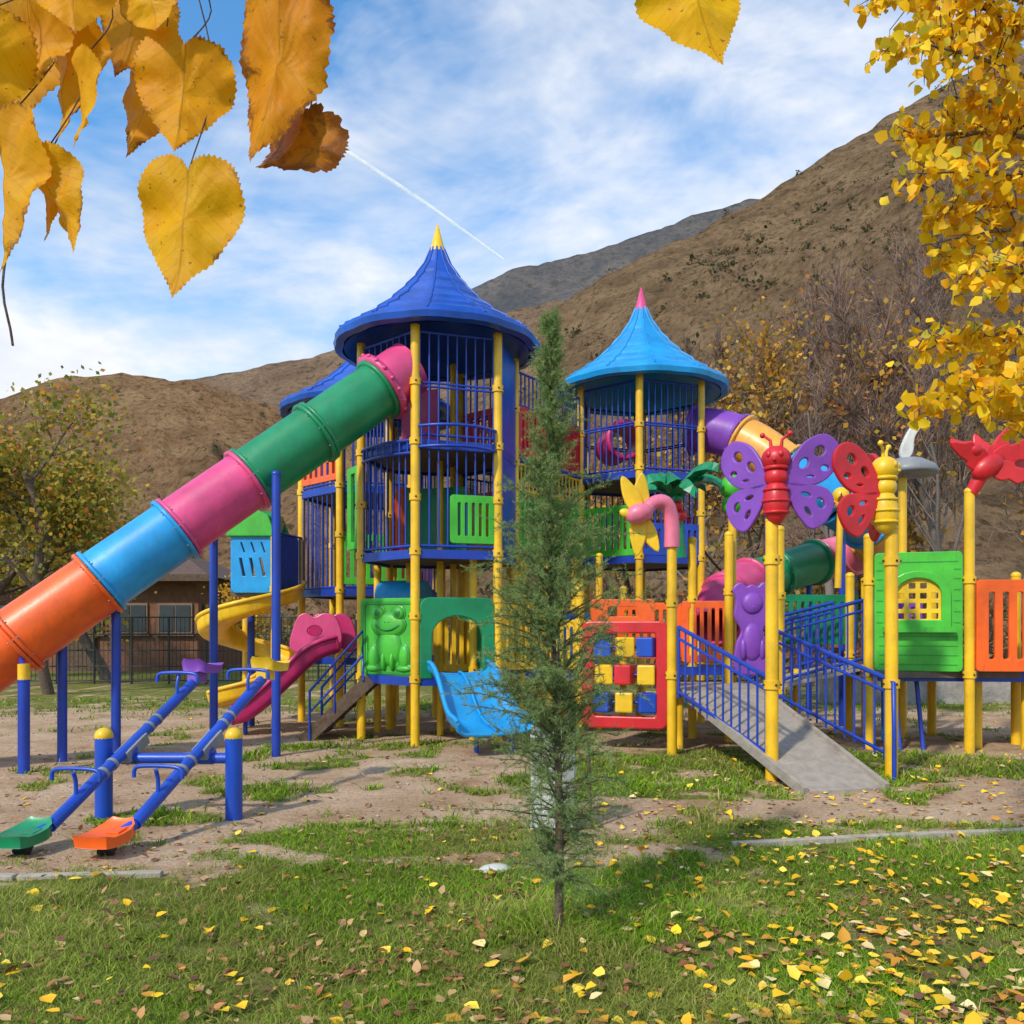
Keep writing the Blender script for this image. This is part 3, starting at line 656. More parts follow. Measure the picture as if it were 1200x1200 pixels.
def butterfly(name,o,yaw,wm,bm,sc,postargs,hm=None,sw=.45,ws=1.0):
    B=MB(); post(B,*postargs,collars=(1.0,2.3),r=.066)
    a=np.array((math.cos(yaw),math.sin(yaw),0)); n=np.cross(a,up); o=np.array(o,float)
    upper=catmull([(.08,.02),(.15,.22),(.28,.42),(.45,.5),(.57,.42),(.6,.26),(.52,.1),(.4,.0),(.2,-.04)],5)
    lower=catmull([(.08,-.02),(.3,-.03),(.48,-.08),(.54,-.22),(.47,-.4),(.34,-.48),(.24,-.38),(.14,-.2)],5)
    for s in(1,-1):
        sa=nv(a*s*math.cos(sw)-n*math.sin(sw)); bb=up
        for outl,holes in((upper,[el(.26,.2,.05,.075,12,-.5),el(.41,.33,.06,.075,12,-.5),el(.46,.15,.05,.045,12),el(.32,.06,.05,.025,10)]),(lower,[el(.28,-.13,.06,.035,12,-.3),el(.42,-.22,.05,.07,12,.3),el(.3,-.31,.035,.07,12,.5)])):
            S=[[(x*sc*ws,y*sc) for x,y in outl]]+[[(x*sc*ws,y*sc) for x,y in h] for h in holes]
            B.poly(S,o+n*.02,sa,bb,.05*sc,wm,.014)
    bm2=hm or bm
    B.ell(o+up*-.2*sc,a*.14*sc,n*.14*sc,up*.25*sc,bm); B.ell(o+up*.06*sc,a*.125*sc,n*.125*sc,up*.12*sc,bm)
    for k,z in enumerate((-.32,-.2,-.08)): B.torus(o+up*z*sc,(0,0,1),(.125+.012*math.sin(k*1.6))*sc,.018*sc,bm,20,6)
    B.ell(o+up*.25*sc,a*.155*sc,n*.15*sc,up*.14*sc,bm2)
    B.torus(o+up*.15*sc,(0,0,1),.11*sc,.025*sc,bm2,20,6)
    for s in(-1,1):
        B.ell(o+up*.28*sc+a*s*.06*sc+n*.13*sc,a*.03*sc,n*.02*sc,up*.035*sc,bm,8,6)
        B.tube([o+up*.36*sc+a*s*.05*sc,o+up*.45*sc+a*s*.06*sc,o+up*.5*sc+a*s*.12*sc],[.022*sc,.016*sc,.014*sc],bm,8); B.ball(o+up*.51*sc+a*s*.14*sc,.03*sc,bm,10)
    B.ell(o+up*.22*sc+n*.14*sc,a*.02*sc,n*.03*sc,up*.02*sc,bm2,8,6)
    return B.done(name)
butterfly('butterfly_sculpture',(2.74,8.85,3.1),rad(-24),PUR,RED,.98,(2.71,8.9,2.72),ws=1.12)
butterfly('butterfly_sculpture',(3.93,9.0,3.02),rad(50),RED,YEL2,.98,(4.02,9.04,2.65),sw=.6,ws=1.1)
B=MB(); post(B,3.4,10.85,2.84,collars=(.8,2.0)); B.done('ramp_post')
B=MB(); post(B,2.0,10.67,2.7,collars=(1.0,1.9)); 
B.tube(catmull([(2.0,10.67,2.6),(1.99,10.66,2.95),(1.9,10.6,3.15),(1.72,10.55,3.12),(1.62,10.5,2.95)],5,False),np.linspace(.1,.08,21),LPK,12)
B.ell((1.56,10.5,3.0),(.17,0,.05),(0,.12,0),(-.03,0,.12),LPK); B.ell((1.40,10.48,3.0),(.08,0,-.03),(0,.04,0),(.02,0,.05),YEL2)
for s,(dx,dz) in enumerate(((-.2,.42),(.02,.34),(-.02,-.36),(.16,-.3))):
    out=catmull([(0,0),(.09,.14),(.08,.3),(0,.5),(-.08,.3),(-.08,.12)],4)
    B.poly([[tuple(q) for q in out]],(1.58,10.55+.03*s,3.0),(nv((dz,0,-dx))),nv((dx,0,dz)),.05,YEL2,.015)
B.done('flamingo_sculpture')
def palmtop(B,c,mat,L,n,droop,seed,wd=.13,e0=.2,e1=.9,th=.035):
    r=random.Random(seed)
    for i in range(n):
        a=i*2*math.pi/n+r.uniform(-.2,.2); d=np.array((math.cos(a),math.sin(a),0)); s=np.array((-math.sin(a),math.cos(a),0)); m_=9; V=[];el_=r.uniform(e0,e1)
        for j in range(m_+1):
            t=j/m_; cc=np.array(c)+d*L*t*.95+up*L*(el_*t-droop*t*t); w_=wd*math.sin(math.pi*min(1,t*.9+.1))**.7*(1 if j%2 else .74)
            if j==m_: w_=.01
            V+=[cc-s*w_-up*.03,cc+up*th,cc+s*w_-up*.03,cc-up*.02]
        F=[(j*4+k,j*4+(k+1)%4,(j+1)*4+(k+1)%4,(j+1)*4+k) for j in range(m_) for k in range(4)]
        B.add(V,F,mat,False)
    B.ball(c,.1,mat)
B=MB(); post(B,2.6,12.3,2.85,collars=(1.0,2.0))
palmtop(B,(2.32,12.1,3.42),GRN,.68,9,1.0,3,.16,.8,1.6,.09); B.cyl((2.4,12.2,2.6),(2.32,12.1,3.4),.1,GRN,12,.07)
for dx,dz in((-.08,-.14),(.06,-.18),(.0,-.05)): B.ball((2.32+dx,11.98,3.35+dz),.08,RED)
B.done('palm_tree_sculpture')
B=MB(); post(B,3.05,12.0,2.9,collars=(1.1,2.1)); post(B,4.95,12.5,2.35,collars=(1.2,))
B.ball((3.15,12.2,3.6),.18,LGR); B.ball((3.15,12.2,3.35),.15,LGR); B.cyl((3.15,12.2,0),(3.15,12.2,3.3),.06,YEL); B.done('green_apple_sculpture')

B=MB(); a=np.array((4.75,11.17));b=np.array((5.72,10.85)); d=nv(b-a); o=np.array((*a,1.04)); L=np.linalg.norm(b-a); ax=np.array((*d,0))
def archw(cx,z0,hw,zs,n=10): return [(cx+hw,z0),(cx+hw,zs)]+[(cx+hw*math.cos(t),zs+hw*.8*math.sin(t)) for t in np.linspace(.15,math.pi-.15,n)]+[(cx-hw,zs),(cx-hw,z0)]
B.poly([rr(0,0,L,1.52,.05),archw(L/2,.62,.3,.98)],o,ax,up,.05,LGR)
n_=np.cross(ax,up)
B.poly([archw(L/2,.56,.37,.98),archw(L/2,.64,.28,.98)],o+n_*.04,ax,up,.06,LGR,.012); B.box(o+ax*L/2+up*.53+n_*.07,(.42,.08,.035),LGR,ax)
for z in(.08,.2,.32,.44,1.4): B.box(o+ax*(L/2)+up*z+n_*.027,(L/2-.05,.004,.006),LGR2,ax)
for z in(.62,.76,.9,1.04,1.18,1.3):
    for s in(0,1): B.box(o+ax*(.055 if s==0 else L-.055)+up*z+n_*.027,(.04,.004,.006),LGR2,ax)
hl=[archw(L/2,.62,.31,.98)]
for i in range(4):
    for j in range(4):
        x=L/2-.2+i*.133; z=.7+j*.13
        if z>1.02 and i in(0,3): continue
        hl.append(rr(x-.045,z-.04,x+.045,z+.045,.01,1))
B.poly(hl,o,ax,up,.03,YEL2,.006)
for X0,Y0 in((5.86,10.76),(7.25,10.66)):
    B.poly([rr(0,0,1.28,1.14,.04)]+[rr(.13+.17*i,.14,.22+.17*i,1.0,.03) for i in range(7)],(X0,Y0,1.05),(1.3,-.12,0),up,.05,ORG)
for x,y,z in((4.68,11.2,2.78),(5.8,10.82,3.32),(7.17,10.7,2.35),(8.5,10.6,2.6),(5.3,12.8,2.3),(6.2,12.6,2.4),(6.85,11.6,2.3)): post(B,x,y,z,collars=(1.0,2.2) if z>2.5 else (1.0,))
for x,y in((5.1,11.5),(5.25,11.9),(5.6,12.3),(6.15,11.3),(6.35,11.8),(6.6,12.2),(6.7,11.1)): post(B,x,y,1.0,cap=False,r=.07)
B.box((6.3,11.75,.99),(1.6,.85,.04),DECK,(1,-.06,0)); B.box((6.3,10.93,.97),(1.55,.02,.07),DBL,(1,-.12,0))
slat(B,(3.98,12.75),(5.2,12.85),1.35,2.08,GRN,9); slat(B,(5.4,12.85),(6.1,12.7),1.1,2.0,PUR,5)
for s in(0,1): B.tube([(5.05+.3*s,11.3,.95),(5.05+.3*s,11.1,0)],.03,DBL,8)
B.done('playhouse_platform')
B=MB(); c_=np.array((5.98,10.72,3.62)); B.cyl((5.82,10.82,3.3),(5.96,10.75,3.6),.075,RED,12,.1)
B.ell(c_,(.2,0,.12),(0,.12,0),(-.07,0,.13),RED); B.ball(c_+np.array((-.2,-.02,.2)),.1,RED); B.ell(c_+np.array((-.3,-.02,.2)),(.08,0,.02),(0,.03,0),(0,0,.03),YEL2,8,6)
for (dx,dy,dz,l,wd) in((-.85,-.2,.42,.6,.14),(-.75,.3,.7,.55,.13),(.95,-.1,.55,.72,.15),(1,.2,.1,.75,.15),(.9,-.3,-.3,.6,.12),(-.2,.3,.9,.45,.11),(.5,.1,.85,.55,.13)):
    dd=nv((dx,dy,dz)); s_=nv(np.cross(dd,(0.1,1,0.1))); out=catmull([(0,-.4*wd),(.3*l,-wd),(.45*l,-.7*wd),(.62*l,-.95*wd),(.75*l,-.5*wd),(l,0),(.72*l,.45*wd),(.5*l,.5*wd),(.4*l,.85*wd),(.15*l,.7*wd)],4)
    B.poly([[tuple(q) for q in out]],c_,dd,s_,.05,RED,.015)
B.done('red_bird_sculpture')
B=MB(); post(B,5.95,13.0,3.85); B.lathe([(.02,.02),(.42,.0),(.44,.05),(.38,.14),(.2,.24),(.0,.27)],(6.03,13,3.92),GRY,28)
out=catmull([(0,0),(.1,.12),(.13,.35),(.3,.62),(.12,.5),(0,.3),(-.06,.1)],4); B.poly([[tuple(q) for q in out]],(5.98,13,4.15),(1,0,0),up,.08,WHT,.02)
B.done('mushroom_sculpture')
B=MB(); post(B,5.3,12.1,2.6,SKB); B.ball((5.05,13.1,3.62),.13,YEL2); B.tube([(5.0,13.1,2.2),(5.05,13.1,3.6)],.05,YEL); palmtop(B,(5.05,13.1,3.5),PEA,.3,6,.3,5,.06); B.done('flower_sculpture')

# ------------------------------------------------------------------ seesaws
def seesaw(name,lo,hi,los,his,mlo,mhi):
    B=MB(); lo,hi,los,his=[np.array(q,float) for q in(lo,hi,los,his)]; d=nv(hi-lo); s=nv(np.cross(d,up)); u=np.cross(s,d)
    B.cyl(lo,hi,.048,BLU,16)
    for t in(.3,.36,.62,.68): q=lo+(hi-lo)*t; B.cyl(q,q+d*.03,.054,GRY,14)
    m_=(lo+hi)/2; B.box(m_-u*.03,(.16,.06,.05),GRY,d,u); B.cyl(m_-d*.12-u*.02,m_+d*.12-u*.02,.062,GRY,12)
    for e,c,mt,sg in((lo,los,mlo,1),(hi,his,mhi,-1)):
        dd=np.array((d[0],d[1],0)); dd=nv(dd)*-sg
        ss=np.cross(dd,up); fw=nv(dd-up*.12)
        prof=[(-.19,.05,.08),(-.15,.015,.12),(-.08,.0,.14),(.02,0,.145),(.12,.01,.145),(.17,.03,.14),(.19,.04,.13)]
        V=[];k=7
        for (f,h,w_) in prof:
            for j in range(k):
                q=-1+2*j/(k-1); V.append(c+fw*f+ss*q*w_+up*(h+.012*q*q))
        nvv=len(V); V+= [np.array((*(c+(np.array(x)-c)*.92)[:2],x[2]*.3+(c[2]-.095)*.7 if True else 0)) for x in V]
        nr=len(prof)-1
        F=[(i*k+j,i*k+j+1,(i+1)*k+j+1,(i+1)*k+j) for i in range(nr) for j in range(k-1)]
        F+=[tuple(x+nvv for x in f[::-1]) for f in F]
        bd=[j for j in range(k)]+[i*k+k-1 for i in range(1,nr+1)]+[nr*k+j for j in range(k-2,-1,-1)]+[i*k for i in range(nr-1,0,-1)]
        F+=[(bd[i],bd[(i+1)%len(bd)],bd[(i+1)%len(bd)]+nvv,bd[i]+nvv) for i in range(len(bd))]
        B.add(V,F,mt,True)
        B.box((e+c)/2-up*.03,(.1,.05,.045),mt,fw); B.cyl(e,c-up*.05,.04,BLU,10)
        h=e+d*sg*.32
        B.tube(catmull([h,h+up*.14,h+up*.22+fw*.03],3,False),.016,BLU,8)
        top=h+up*.22
        B.tube(catmull([top-ss*.2-up*.07,top-ss*.19,top-ss*.1+up*.02,top+ss*.1+up*.02,top+ss*.19,top+ss*.2-up*.07],3,False),.016,BLU,8)
    B.cyl(los+np.array((0,-.02,-.13)),los+np.array((0,.03,-.08)),.06,BLK,12)
    return B.done(name,bevel=.004)
seesaw('seesaw',(-3.36,6.2,.15),(-3.06,8.2,1.07),(-3.46,6.03,.14),(-3.03,8.32,1.22),GRN,PUR)
seesaw('seesaw',(-2.74,6.2,.17),(-2.4,8.2,1.1),(-2.86,6.02,.14),(-2.37,8.32,1.24),ORG,YEL2)
B=MB()
for x in(-3.42,-2.33):
    post(B,x,7.15,.68,BLU,.07,cap=False); B.ell((x,7.15,.69),(.074,0,0),(0,.074,0),(0,0,.07),YEL2)
B.cyl((-3.42,7.17,.5),(-2.33,7.17,.5),.045,BLU,14)
for x in(-3.21,-2.57): B.cyl((x-.06,7.18,.52),(x+.06,7.18,.52),.075,BLU,16)
B.done('seesaw_stand')

B=MB()
for i in range(7):
    a=i*2*math.pi/7; x,y=.33+.16*math.cos(a),6.75+.16*math.sin(a); B.box((x,y,.4),(.06,.012,.4+.05*math.sin(i*3)),WHT,(-math.sin(a),math.cos(a),.04*math.sin(i*5)))
for z in(.15,.55): B.torus((.33,6.75,z),(0,0,1),.175,.008,GRY,20,5)
B.cyl((.33,6.75,0),(.36,6.78,1.3),.022,BARK,8,.008); B.cyl((.62,6.75,0),(.6,6.75,.75),.018,WOOD,6)
B.done('tree_guard')

# ------------------------------------------------------------------ building, fence, wall
B=MB()
def house(B,x0,x1,y0,y1,h,rh,nw):
    B.box(((x0+x1)/2,(y0+y1)/2,h/2),((x1-x0)/2,(y1-y0)/2,h/2),WALLM)
    e=.7; ym=(y0+y1)/2; V=[(x0-e,y0-e,h-.1),(x1+e,y0-e,h-.1),(x1+e,y1+e,h-.1),(x0-e,y1+e,h-.1),(x0+2.2,ym,h+rh),(x1-2.2,ym,h+rh)]
    B.add(V,[(0,1,5,4),(1,2,5),(2,3,4,5),(3,0,4),(3,2,1,0)],ROOFM)
    B.box(((x0+x1)/2,y0-e,h-.14),((x1-x0)/2+e,.04,.12),WOOD)
    for i in range(nw):
        x=x0+(i+.5)*(x1-x0)/nw; B.box((x,y0-.03,h*.55),(.62,.05,.55),FRM); B.box((x-.29,y0-.09,h*.55),(.26,.02,.47),GLASS); B.box((x+.29,y0-.09,h*.55),(.26,.02,.47),GLASS)
        B.box((x,y0-.1,h*.55-.6),(.72,.08,.04),FRM)
    for k in range(5): B.box((x1+.03,y0+.8+k*1.2,h*.55),(.04,.4,.5),GLASS)
house(B,-26,-11.4,31,38,3.5,1.3,9)
B.box((-15.6,30.9,1.05),(.5,.06,1.05),WOOD)
B.done('brick_school_building')
B=MB()
for i in range(34):
    x=-17+i*1.05; B.cyl((x,24,0),(x,24,1.9),.035,FENCE,6)
for z in(.1,.5,.95,1.4,1.88): B.cyl((-17,24,z),(17.7,24,z),.02,FENCE,5)
for i in range(290): x=-17+i*.12; B.tube([(x,24,.1),(x,24,1.88)],.009,FENCE,3,False)
B.done('metal_fence')
B=MB(); B.box((13,18,.34),(6.5,.2,.36),STONEW); B.box((13,18,.73),(6.55,.25,.035),CONC)
B.done('stone_wall',bevel=.02)

# ------------------------------------------------------------------ trees
def nv_rows(a): return a/(np.linalg.norm(a,axis=1)[:,None]+1e-9)
def grow(r,p,d,L,R,lev,mx,par,tubes,tips):
    k=par['seg'][lev] if lev<len(par['seg']) else 3; P=[p]; dd=nv(d)
    for i in range(k):
        dd=nv(dd+r.normal(size=3)*par['wig']+np.array((0,0,par['up'])))
        P.append(P[-1]+dd*L/k)
    P=np.array(P); tubes.append((P,np.linspace(R,R*(.55 if lev<mx else .3),k+1)))
    if lev>=mx: tips.append((P[0],P[-1])); return
    n=par['kids'][lev]
    for i in range(n):
        t=par['from'][lev]+(1-par['from'][lev])*(i+r.uniform(0,1))/n; f=t*k; j=min(int(f),k-1); q=P[j]+(P[j+1]-P[j])*(f-j)
        ax=nv(P[j+1]-P[j]); u,w_=frame(ax); a=r.uniform(0,2*math.pi); sp=par['spread'][lev]*r.uniform(.7,1.3)
        nd=ax*math.cos(sp)+(u*math.cos(a)+w_*math.sin(a))*math.sin(sp)
        grow(r,q,nd,L*par['len'][lev]*(1.15-.55*t)*r.uniform(.75,1.2),R*(1-.5*t)*par['rad'],lev+1,mx,par,tubes,tips)
def tree(name,x,y,h,seed,par,leafn,size,cols,w=None,bark=BARK,twig=None,leafspread=.25,z=0,simple=True):
    r=np.random.default_rng(seed); tubes=[];tips=[]; mx=len(par['kids'])
    grow(r,np.array((x,y,z-.1)),np.array((0,0,1.)),h*par['trunk'],par['r0'],0,mx,par,tubes,tips)
    B=MB()
    for P,R in tubes: B.tube(P,R,bark,7 if R[0]>.05 else (5 if R[0]>.02 else 3),False)
    ob=B.done(name)
    A=np.array([t[0] for t in tips]);E=np.array([t[1] for t in tips])
    if twig:
        n=twig[0]; i=r.integers(0,len(A),n); t=r.uniform(0,1,n)[:,None]; q=A[i]+(E[i]-A[i])*t; d=nv_rows((E[i]-A[i])/np.linalg.norm(E[i]-A[i],axis=1)[:,None]+r.normal(size=(n,3))*.55+np.array((0,0,.25)))*r.uniform(.4,1,n)[:,None]*twig[1]
        s=nv_rows(np.cross(d,r.normal(size=(n,3))))*twig[2]
        V=np.stack([q-s,q+s,q+d],1).reshape(-1,3); F=np.arange(n*3).reshape(-1,3)
        npmesh('twigs',V,F,TWIGM,np.repeat(palette(n,twig[3],.2),3,0),False,ob)
    if leafn:
        i=r.integers(0,len(A),leafn); t=r.uniform(0,1.05,leafn)[:,None]; q=A[i]+(E[i]-A[i])*t+r.normal(size=(leafn,3))*leafspread
        leaves('foliage',q,r.uniform(.6,1.2,leafn)*size,palette(leafn,cols,.25,w),ob,down=.4,simple=simple)
    return ob
PB=dict(seg=[7,6,5,4,3],wig=.16,up=.1,kids=[9,6,5],spread=[.7,.7,.75],len=[.55,.55,.55],rad=.5,trunk=.75,r0=.16)
PB['from']=[.28,.25,.2]
tree('autumn_tree',-11.0,20.3,7.4,5,{**PB,'r0':.14},6500,.15,[(.27,.27,.035),(.42,.33,.04),(.55,.36,.04),(.6,.24,.04),(.17,.2,.03)],[.3,.25,.2,.1,.15],leafspread=.33)
tree('autumn_tree',-14.4,21.5,8.0,6,{**PB,'r0':.14},4600,.16,[(.25,.26,.035),(.4,.33,.05),(.5,.36,.04)],leafspread=.34)
tree('autumn_tree',-11.6,24.6,6.2,8,{**PB,'r0':.17},1500,.15,[(.75,.42,.03),(.6,.28,.03),(.8,.52,.05)],bark=BARKG,leafspread=.25,twig=(2500,.5,.008,[(.16,.12,.09)]))
tree('autumn_tree',-9.0,28.5,3.8,12,{**PB,'r0':.08},1400,.14,[(.85,.48,.03),(.7,.36,.03),(.85,.56,.05)],leafspread=.25)
tree('autumn_tree',-18,26,7,13,{**PB,'r0':.15},3500,.18,[(.18,.2,.03),(.35,.25,.04),(.5,.28,.03)],leafspread=.35)
TW=[(.2,.13,.10),(.26,.18,.15),(.16,.11,.10),(.3,.18,.11)]
PR=dict(PB); PR.update(kids=[11,7,5],wig=.13,up=.16,spread=[.6,.6,.6],r0=.17)
spots=[(9.8,27,10.5),(13.5,26,11.5),(17,29,14.5),(12.6,34,15.5),(17.5,36,19),(9.4,38,14),(26,37,20),(15,23,9),(11.6,30,12.5)]
for i,(x,y,h) in enumerate(spots):
    tree('bare_tree',x,y,h,30+i,PR,350 if i%2 else 120,.2,[(.65,.3,.03),(.5,.18,.03),(.7,.42,.05)],bark=BARKG,twig=(6000,h*.08,.013,TW),leafspread=.4)
for i,(x,y,h) in enumerate([(7.4,31,12.6),(9.4,33,13.2),(5.4,36,10.5),(12,30,7)]):
    tree('orange_leaf_tree',x,y,h,60+i,PB,2400,.22,[(.6,.28,.03),(.7,.4,.05),(.42,.2,.04),(.34,.25,.06)],leafspread=.45,twig=(2200,.8,.012,TW))
n=26000; x=rng.uniform(3,30,n); y=rng.uniform(22,42,n); hh=(.8+2.6*fbm(x*.35,y*.35,70))*rng.uniform(0,1,n)**.8; 
leaves('undergrowth_bushes',np.stack([x,y,hh+(y-30).clip(0)*.12],-1),rng.uniform(.12,.3,n),palette(n,[(.2,.12,.08),(.28,.15,.08),(.16,.14,.05),(.38,.15,.06),(.45,.27,.07)],.25),simple=True,down=-.3)
n=9000; x=rng.uniform(-30,3,n); y=rng.uniform(41,46,n); hh=(.6+2.6*fbm(x*.35,y*.35,71))*rng.uniform(0,1,n)**.8
leaves('hedge_bushes',np.stack([x,y,hh],-1),rng.uniform(.15,.35,n),palette(n,[(.16,.15,.05),(.25,.17,.07),(.12,.14,.05),(.4,.25,.06)],.25),simple=True,down=-.3)

# ------------------------------------------------------------------ cedar sapling
r=np.random.default_rng(99); B=MB(); bx,by=.244,4.44; H=3.22
tp=np.array([(bx+.012*math.sin(z*2.3)-.03*z*.9*.6,by+.01*math.cos(z*3),z) for z in np.linspace(-.05,H,26)]); B.tube(tp,np.linspace(.026,.003,26),BARK,9)
tw=[]
z=.28
while z<H-.03:
    f=(z-.3)/(H-.3)
    base=np.interp(z,[.28,.5,.9,1.25,1.7,2.1,2.5,2.9,3.2],[.28,.36,.42,.50,.47,.35,.19,.09,.03])*r.choice([1.15,1,.75,1])
    for k in range(r.integers(4,7) if f<.6 else r.integers(3,5)):
        a=r.uniform(0,2*math.pi); L=base*r.uniform(.5,1.2); e=r.uniform(.0,.75)+f*.8; d=np.array((math.cos(a),math.sin(a),e))
        q=np.array([np.interp(z,tp[:,2],tp[:,i]) for i in range(3)]); P=[q]; dd=nv(d); m_=6
        for j in range(m_): dd=nv(dd+r.normal(size=3)*.13+np.array((0,0,.03 if j<3 else -.16))); P.append(P[-1]+dd*L/m_)
        P=np.array(P); B.tube(P,np.linspace(.0048,.0012,m_+1)*(1.2-f*.5),BARK,4,False)
        dens_=(1 if z>.75 else .5)*(1-.35*f)
        for j in range(m_):
            tw.append((P[j],P[j+1],.8*dens_))
            for s in range(r.integers(3,6)):
                t=r.uniform(0,1); o_=P[j]+(P[j+1]-P[j])*t; sd=nv(dd+r.normal(size=3)*.7+np.array((0,0,.15))); l=r.uniform(.04,.13)*(1-.5*f); 
                if j<1 and r.uniform()<.5: continue
                tw.append((o_,o_+sd*l,1.0*dens_))
    z+=r.uniform(.026,.055)
ob=B.done('cedar_sapling')
A_=np.array([t[0] for t in tw]);E_=np.array([t[1] for t in tw]);W=np.array([t[2] for t in tw]); ln=np.linalg.norm(E_-A_,axis=1)*W; n=290000
i=r.choice(len(A_),n,p=ln/ln.sum()); t=r.uniform(0,1,n)[:,None]; q=A_[i]+(E_[i]-A_[i])*t; dirn=nv_rows(E_[i]-A_[i]); d=nv_rows(dirn*.7+nv_rows(r.normal(size=(n,3)))*.9)*r.uniform(.012,.026,n)[:,None]
s=nv_rows(np.cross(d,r.normal(size=(n,3))))*.0011
npmesh('needles',np.stack([q-s,q+s,q+d],1).reshape(-1,3),np.arange(n*3).reshape(-1,3),NEEDLEM,np.repeat(palette(n,[(.2,.31,.1),(.3,.39,.15),(.12,.2,.075),(.44,.42,.18)],.2,[.4,.3,.18,.12]),3,0),False,ob)

# ------------------------------------------------------------------ right yellow tree
r=np.random.default_rng(5); B=MB(); B.tube(catmull([(4.9,4.9,-.1),(4.85,4.9,1.2),(4.7,4.85,2.4),(4.65,4.8,3.8),(4.7,4.8,5.5)],5,False),np.linspace(.15,.05,21),BARKG,12)
ends=[(1.78,4.2,4.75),(1.88,4.0,4.35),(1.92,4.3,4.05),(1.92,4.1,3.78),(2.04,4.25,3.5),(2.12,4.0,3.25),(2.05,4.2,2.98),(1.95,4.1,2.68),(2.25,3.9,2.7),(2.3,4.6,3.6),(1.9,4.7,5.1),(2.3,4.5,4.4),(2.2,3.8,4.6),(2.4,4.2,2.6),(2.1,4.9,4.9),(2.5,4.2,3.9),(2.2,4.4,4.1),(2.5,4.6,3.0),(2.15,4.3,4.6),(2.3,4.2,4.9),(2.35,4.1,3.3),(2.2,4.5,3.8),(3.2,4.0,3.4),(3.4,5.2,4.6),(5.5,4.2,4.0),(6.3,5.3,4.6),(5.6,5.9,5.2),(4.5,3.6,4.6),(4.2,4.4,6.2)]
LP=[]
for i,e in enumerate(ends):
    e=np.array(e,float); s=np.array((4.7,4.83,min(max(e[2]-.5-r.uniform(0,.9),1.9),5.2))); m1=s+(e-s)*.4+np.array((0,0,.35)); m2=s+(e-s)*.75+np.array((0,0,.28))
    P=catmull([s,m1,m2,e],7,False); B.tube(P,np.linspace(.028,.003,len(P)),BARKG,6,False)
    for k in range(36):
        t=r.uniform(.35,1)**.8; j=int(t*(len(P)-1)); q=P[j]; d=nv(nv(e-s)*.6+r.normal(size=3)*.75+np.array((0,0,-.15))); l=r.uniform(.1,.32)*(1.25-t*.7)
        q2=q+d*l; q3=q2+np.array((0,0,-.06*l/.2)); B.tube([q,q2,q3],[.004,.0025,.001],BARKG,3,False)
        for g_ in range(r.integers(5,11)): LP.append(q+(q2-q)*r.uniform(.2,1.1)+r.normal(size=3)*.03)
ob=B.done('yellow_leaf_tree'); LP=np.array(LP); n=len(LP)
leaves('foliage',LP,r.uniform(.04,.08,n),palette(n,[(.92,.55,.008),(.97,.66,.02),(.8,.4,.01),(.88,.64,.04),(.6,.55,.05)],.12,[.38,.32,.15,.1,.05]),ob,down=.9,width=1.2)

# ------------------------------------------------------------------ foreground linden leaves
m,nt,out_=nodes('autumn_linden_leaf'); p=N(nt,'ShaderNodeBsdfPrincipled'); a=N(nt,'ShaderNodeAttribute',attribute_name='Col'); uvn=N(nt,'ShaderNodeAttribute',attribute_name='leafco')
sx=N(nt,'ShaderNodeSeparateXYZ'); nt.links.new(uvn.outputs['Vector'],sx.inputs[0]); g=geo(nt)
ax_=math_(nt,'ABSOLUTE',sx.outputs[0]); s_=math_(nt,'FRACT',math_(nt,'MULTIPLY',math_(nt,'ADD',sx.outputs[1],math_(nt,'MULTIPLY',ax_,.75)),7.5)); 
tri=math_(nt,'ABSOLUTE',math_(nt,'SUBTRACT',s_,.5)); side=math_(nt,'LESS_THAN',tri,.03); midr=math_(nt,'LESS_THAN',ax_,.010)
vein=math_(nt,'MAXIMUM',math_(nt,'MULTIPLY',side,.5),midr)
nz=noise(nt,24,8,.72,g,.5); brown=ramp(nt,math_(nt,'ADD',nz,math_(nt,'MULTIPLY',sx.outputs[2],.2)),[(.66,(0,0,0)),(.76,(.9,.9,.9))])
spots_=ramp(nt,noise(nt,95,3,.6,g),[(.66,(0,0,0)),(.70,(.8,.8,.8))])
fine=noise(nt,140,5,.7,g); patch=noise(nt,14,5,.6,g)
c=mix(nt,ramp(nt,patch,[(.35,(.0,.0,.0)),(.65,(.7,.7,.7))]),a.outputs['Color'],mix(nt,1.0,a.outputs['Color'],(.84,.62,.4),'MULTIPLY'))
c=mix(nt,spots_,c,(.3,.1,.01)); c=mix(nt,brown,c,(.22,.065,.01)); c=mix(nt,math_(nt,'MULTIPLY',vein,.5),c,(.5,.24,.01))
nt.links.new(c,p.inputs['Base Color']); p.inputs['Roughness'].default_value=.5; p.inputs['Specular IOR Level'].default_value=.2
hb=math_(nt,'SUBTRACT',math_(nt,'MULTIPLY',fine,.7),vein); nt.links.new(bump(nt,hb,.6,.002),p.inputs['Normal'])
t_=N(nt,'ShaderNodeBsdfTranslucent'); nt.links.new(c,t_.inputs[0]); mx=N(nt,'ShaderNodeMixShader'); mx.inputs[0].default_value=.42
nt.links.new(p.outputs[0],mx.inputs[1]); nt.links.new(t_.outputs[0],mx.inputs[2]); nt.links.new(mx.outputs[0],out_.inputs[0]); LINM=m
half=catmull([(0,-.02),(.07,.06),(.2,.1),(.36,.06),(.47,-.08),(.5,-.26),(.45,-.45),(.34,-.62),(.2,-.79),(.08,-.93),(0,-1.05)],7,False)
outl=np.concatenate([half,(half*np.array((-1,1)))[::-1][1:-1]])
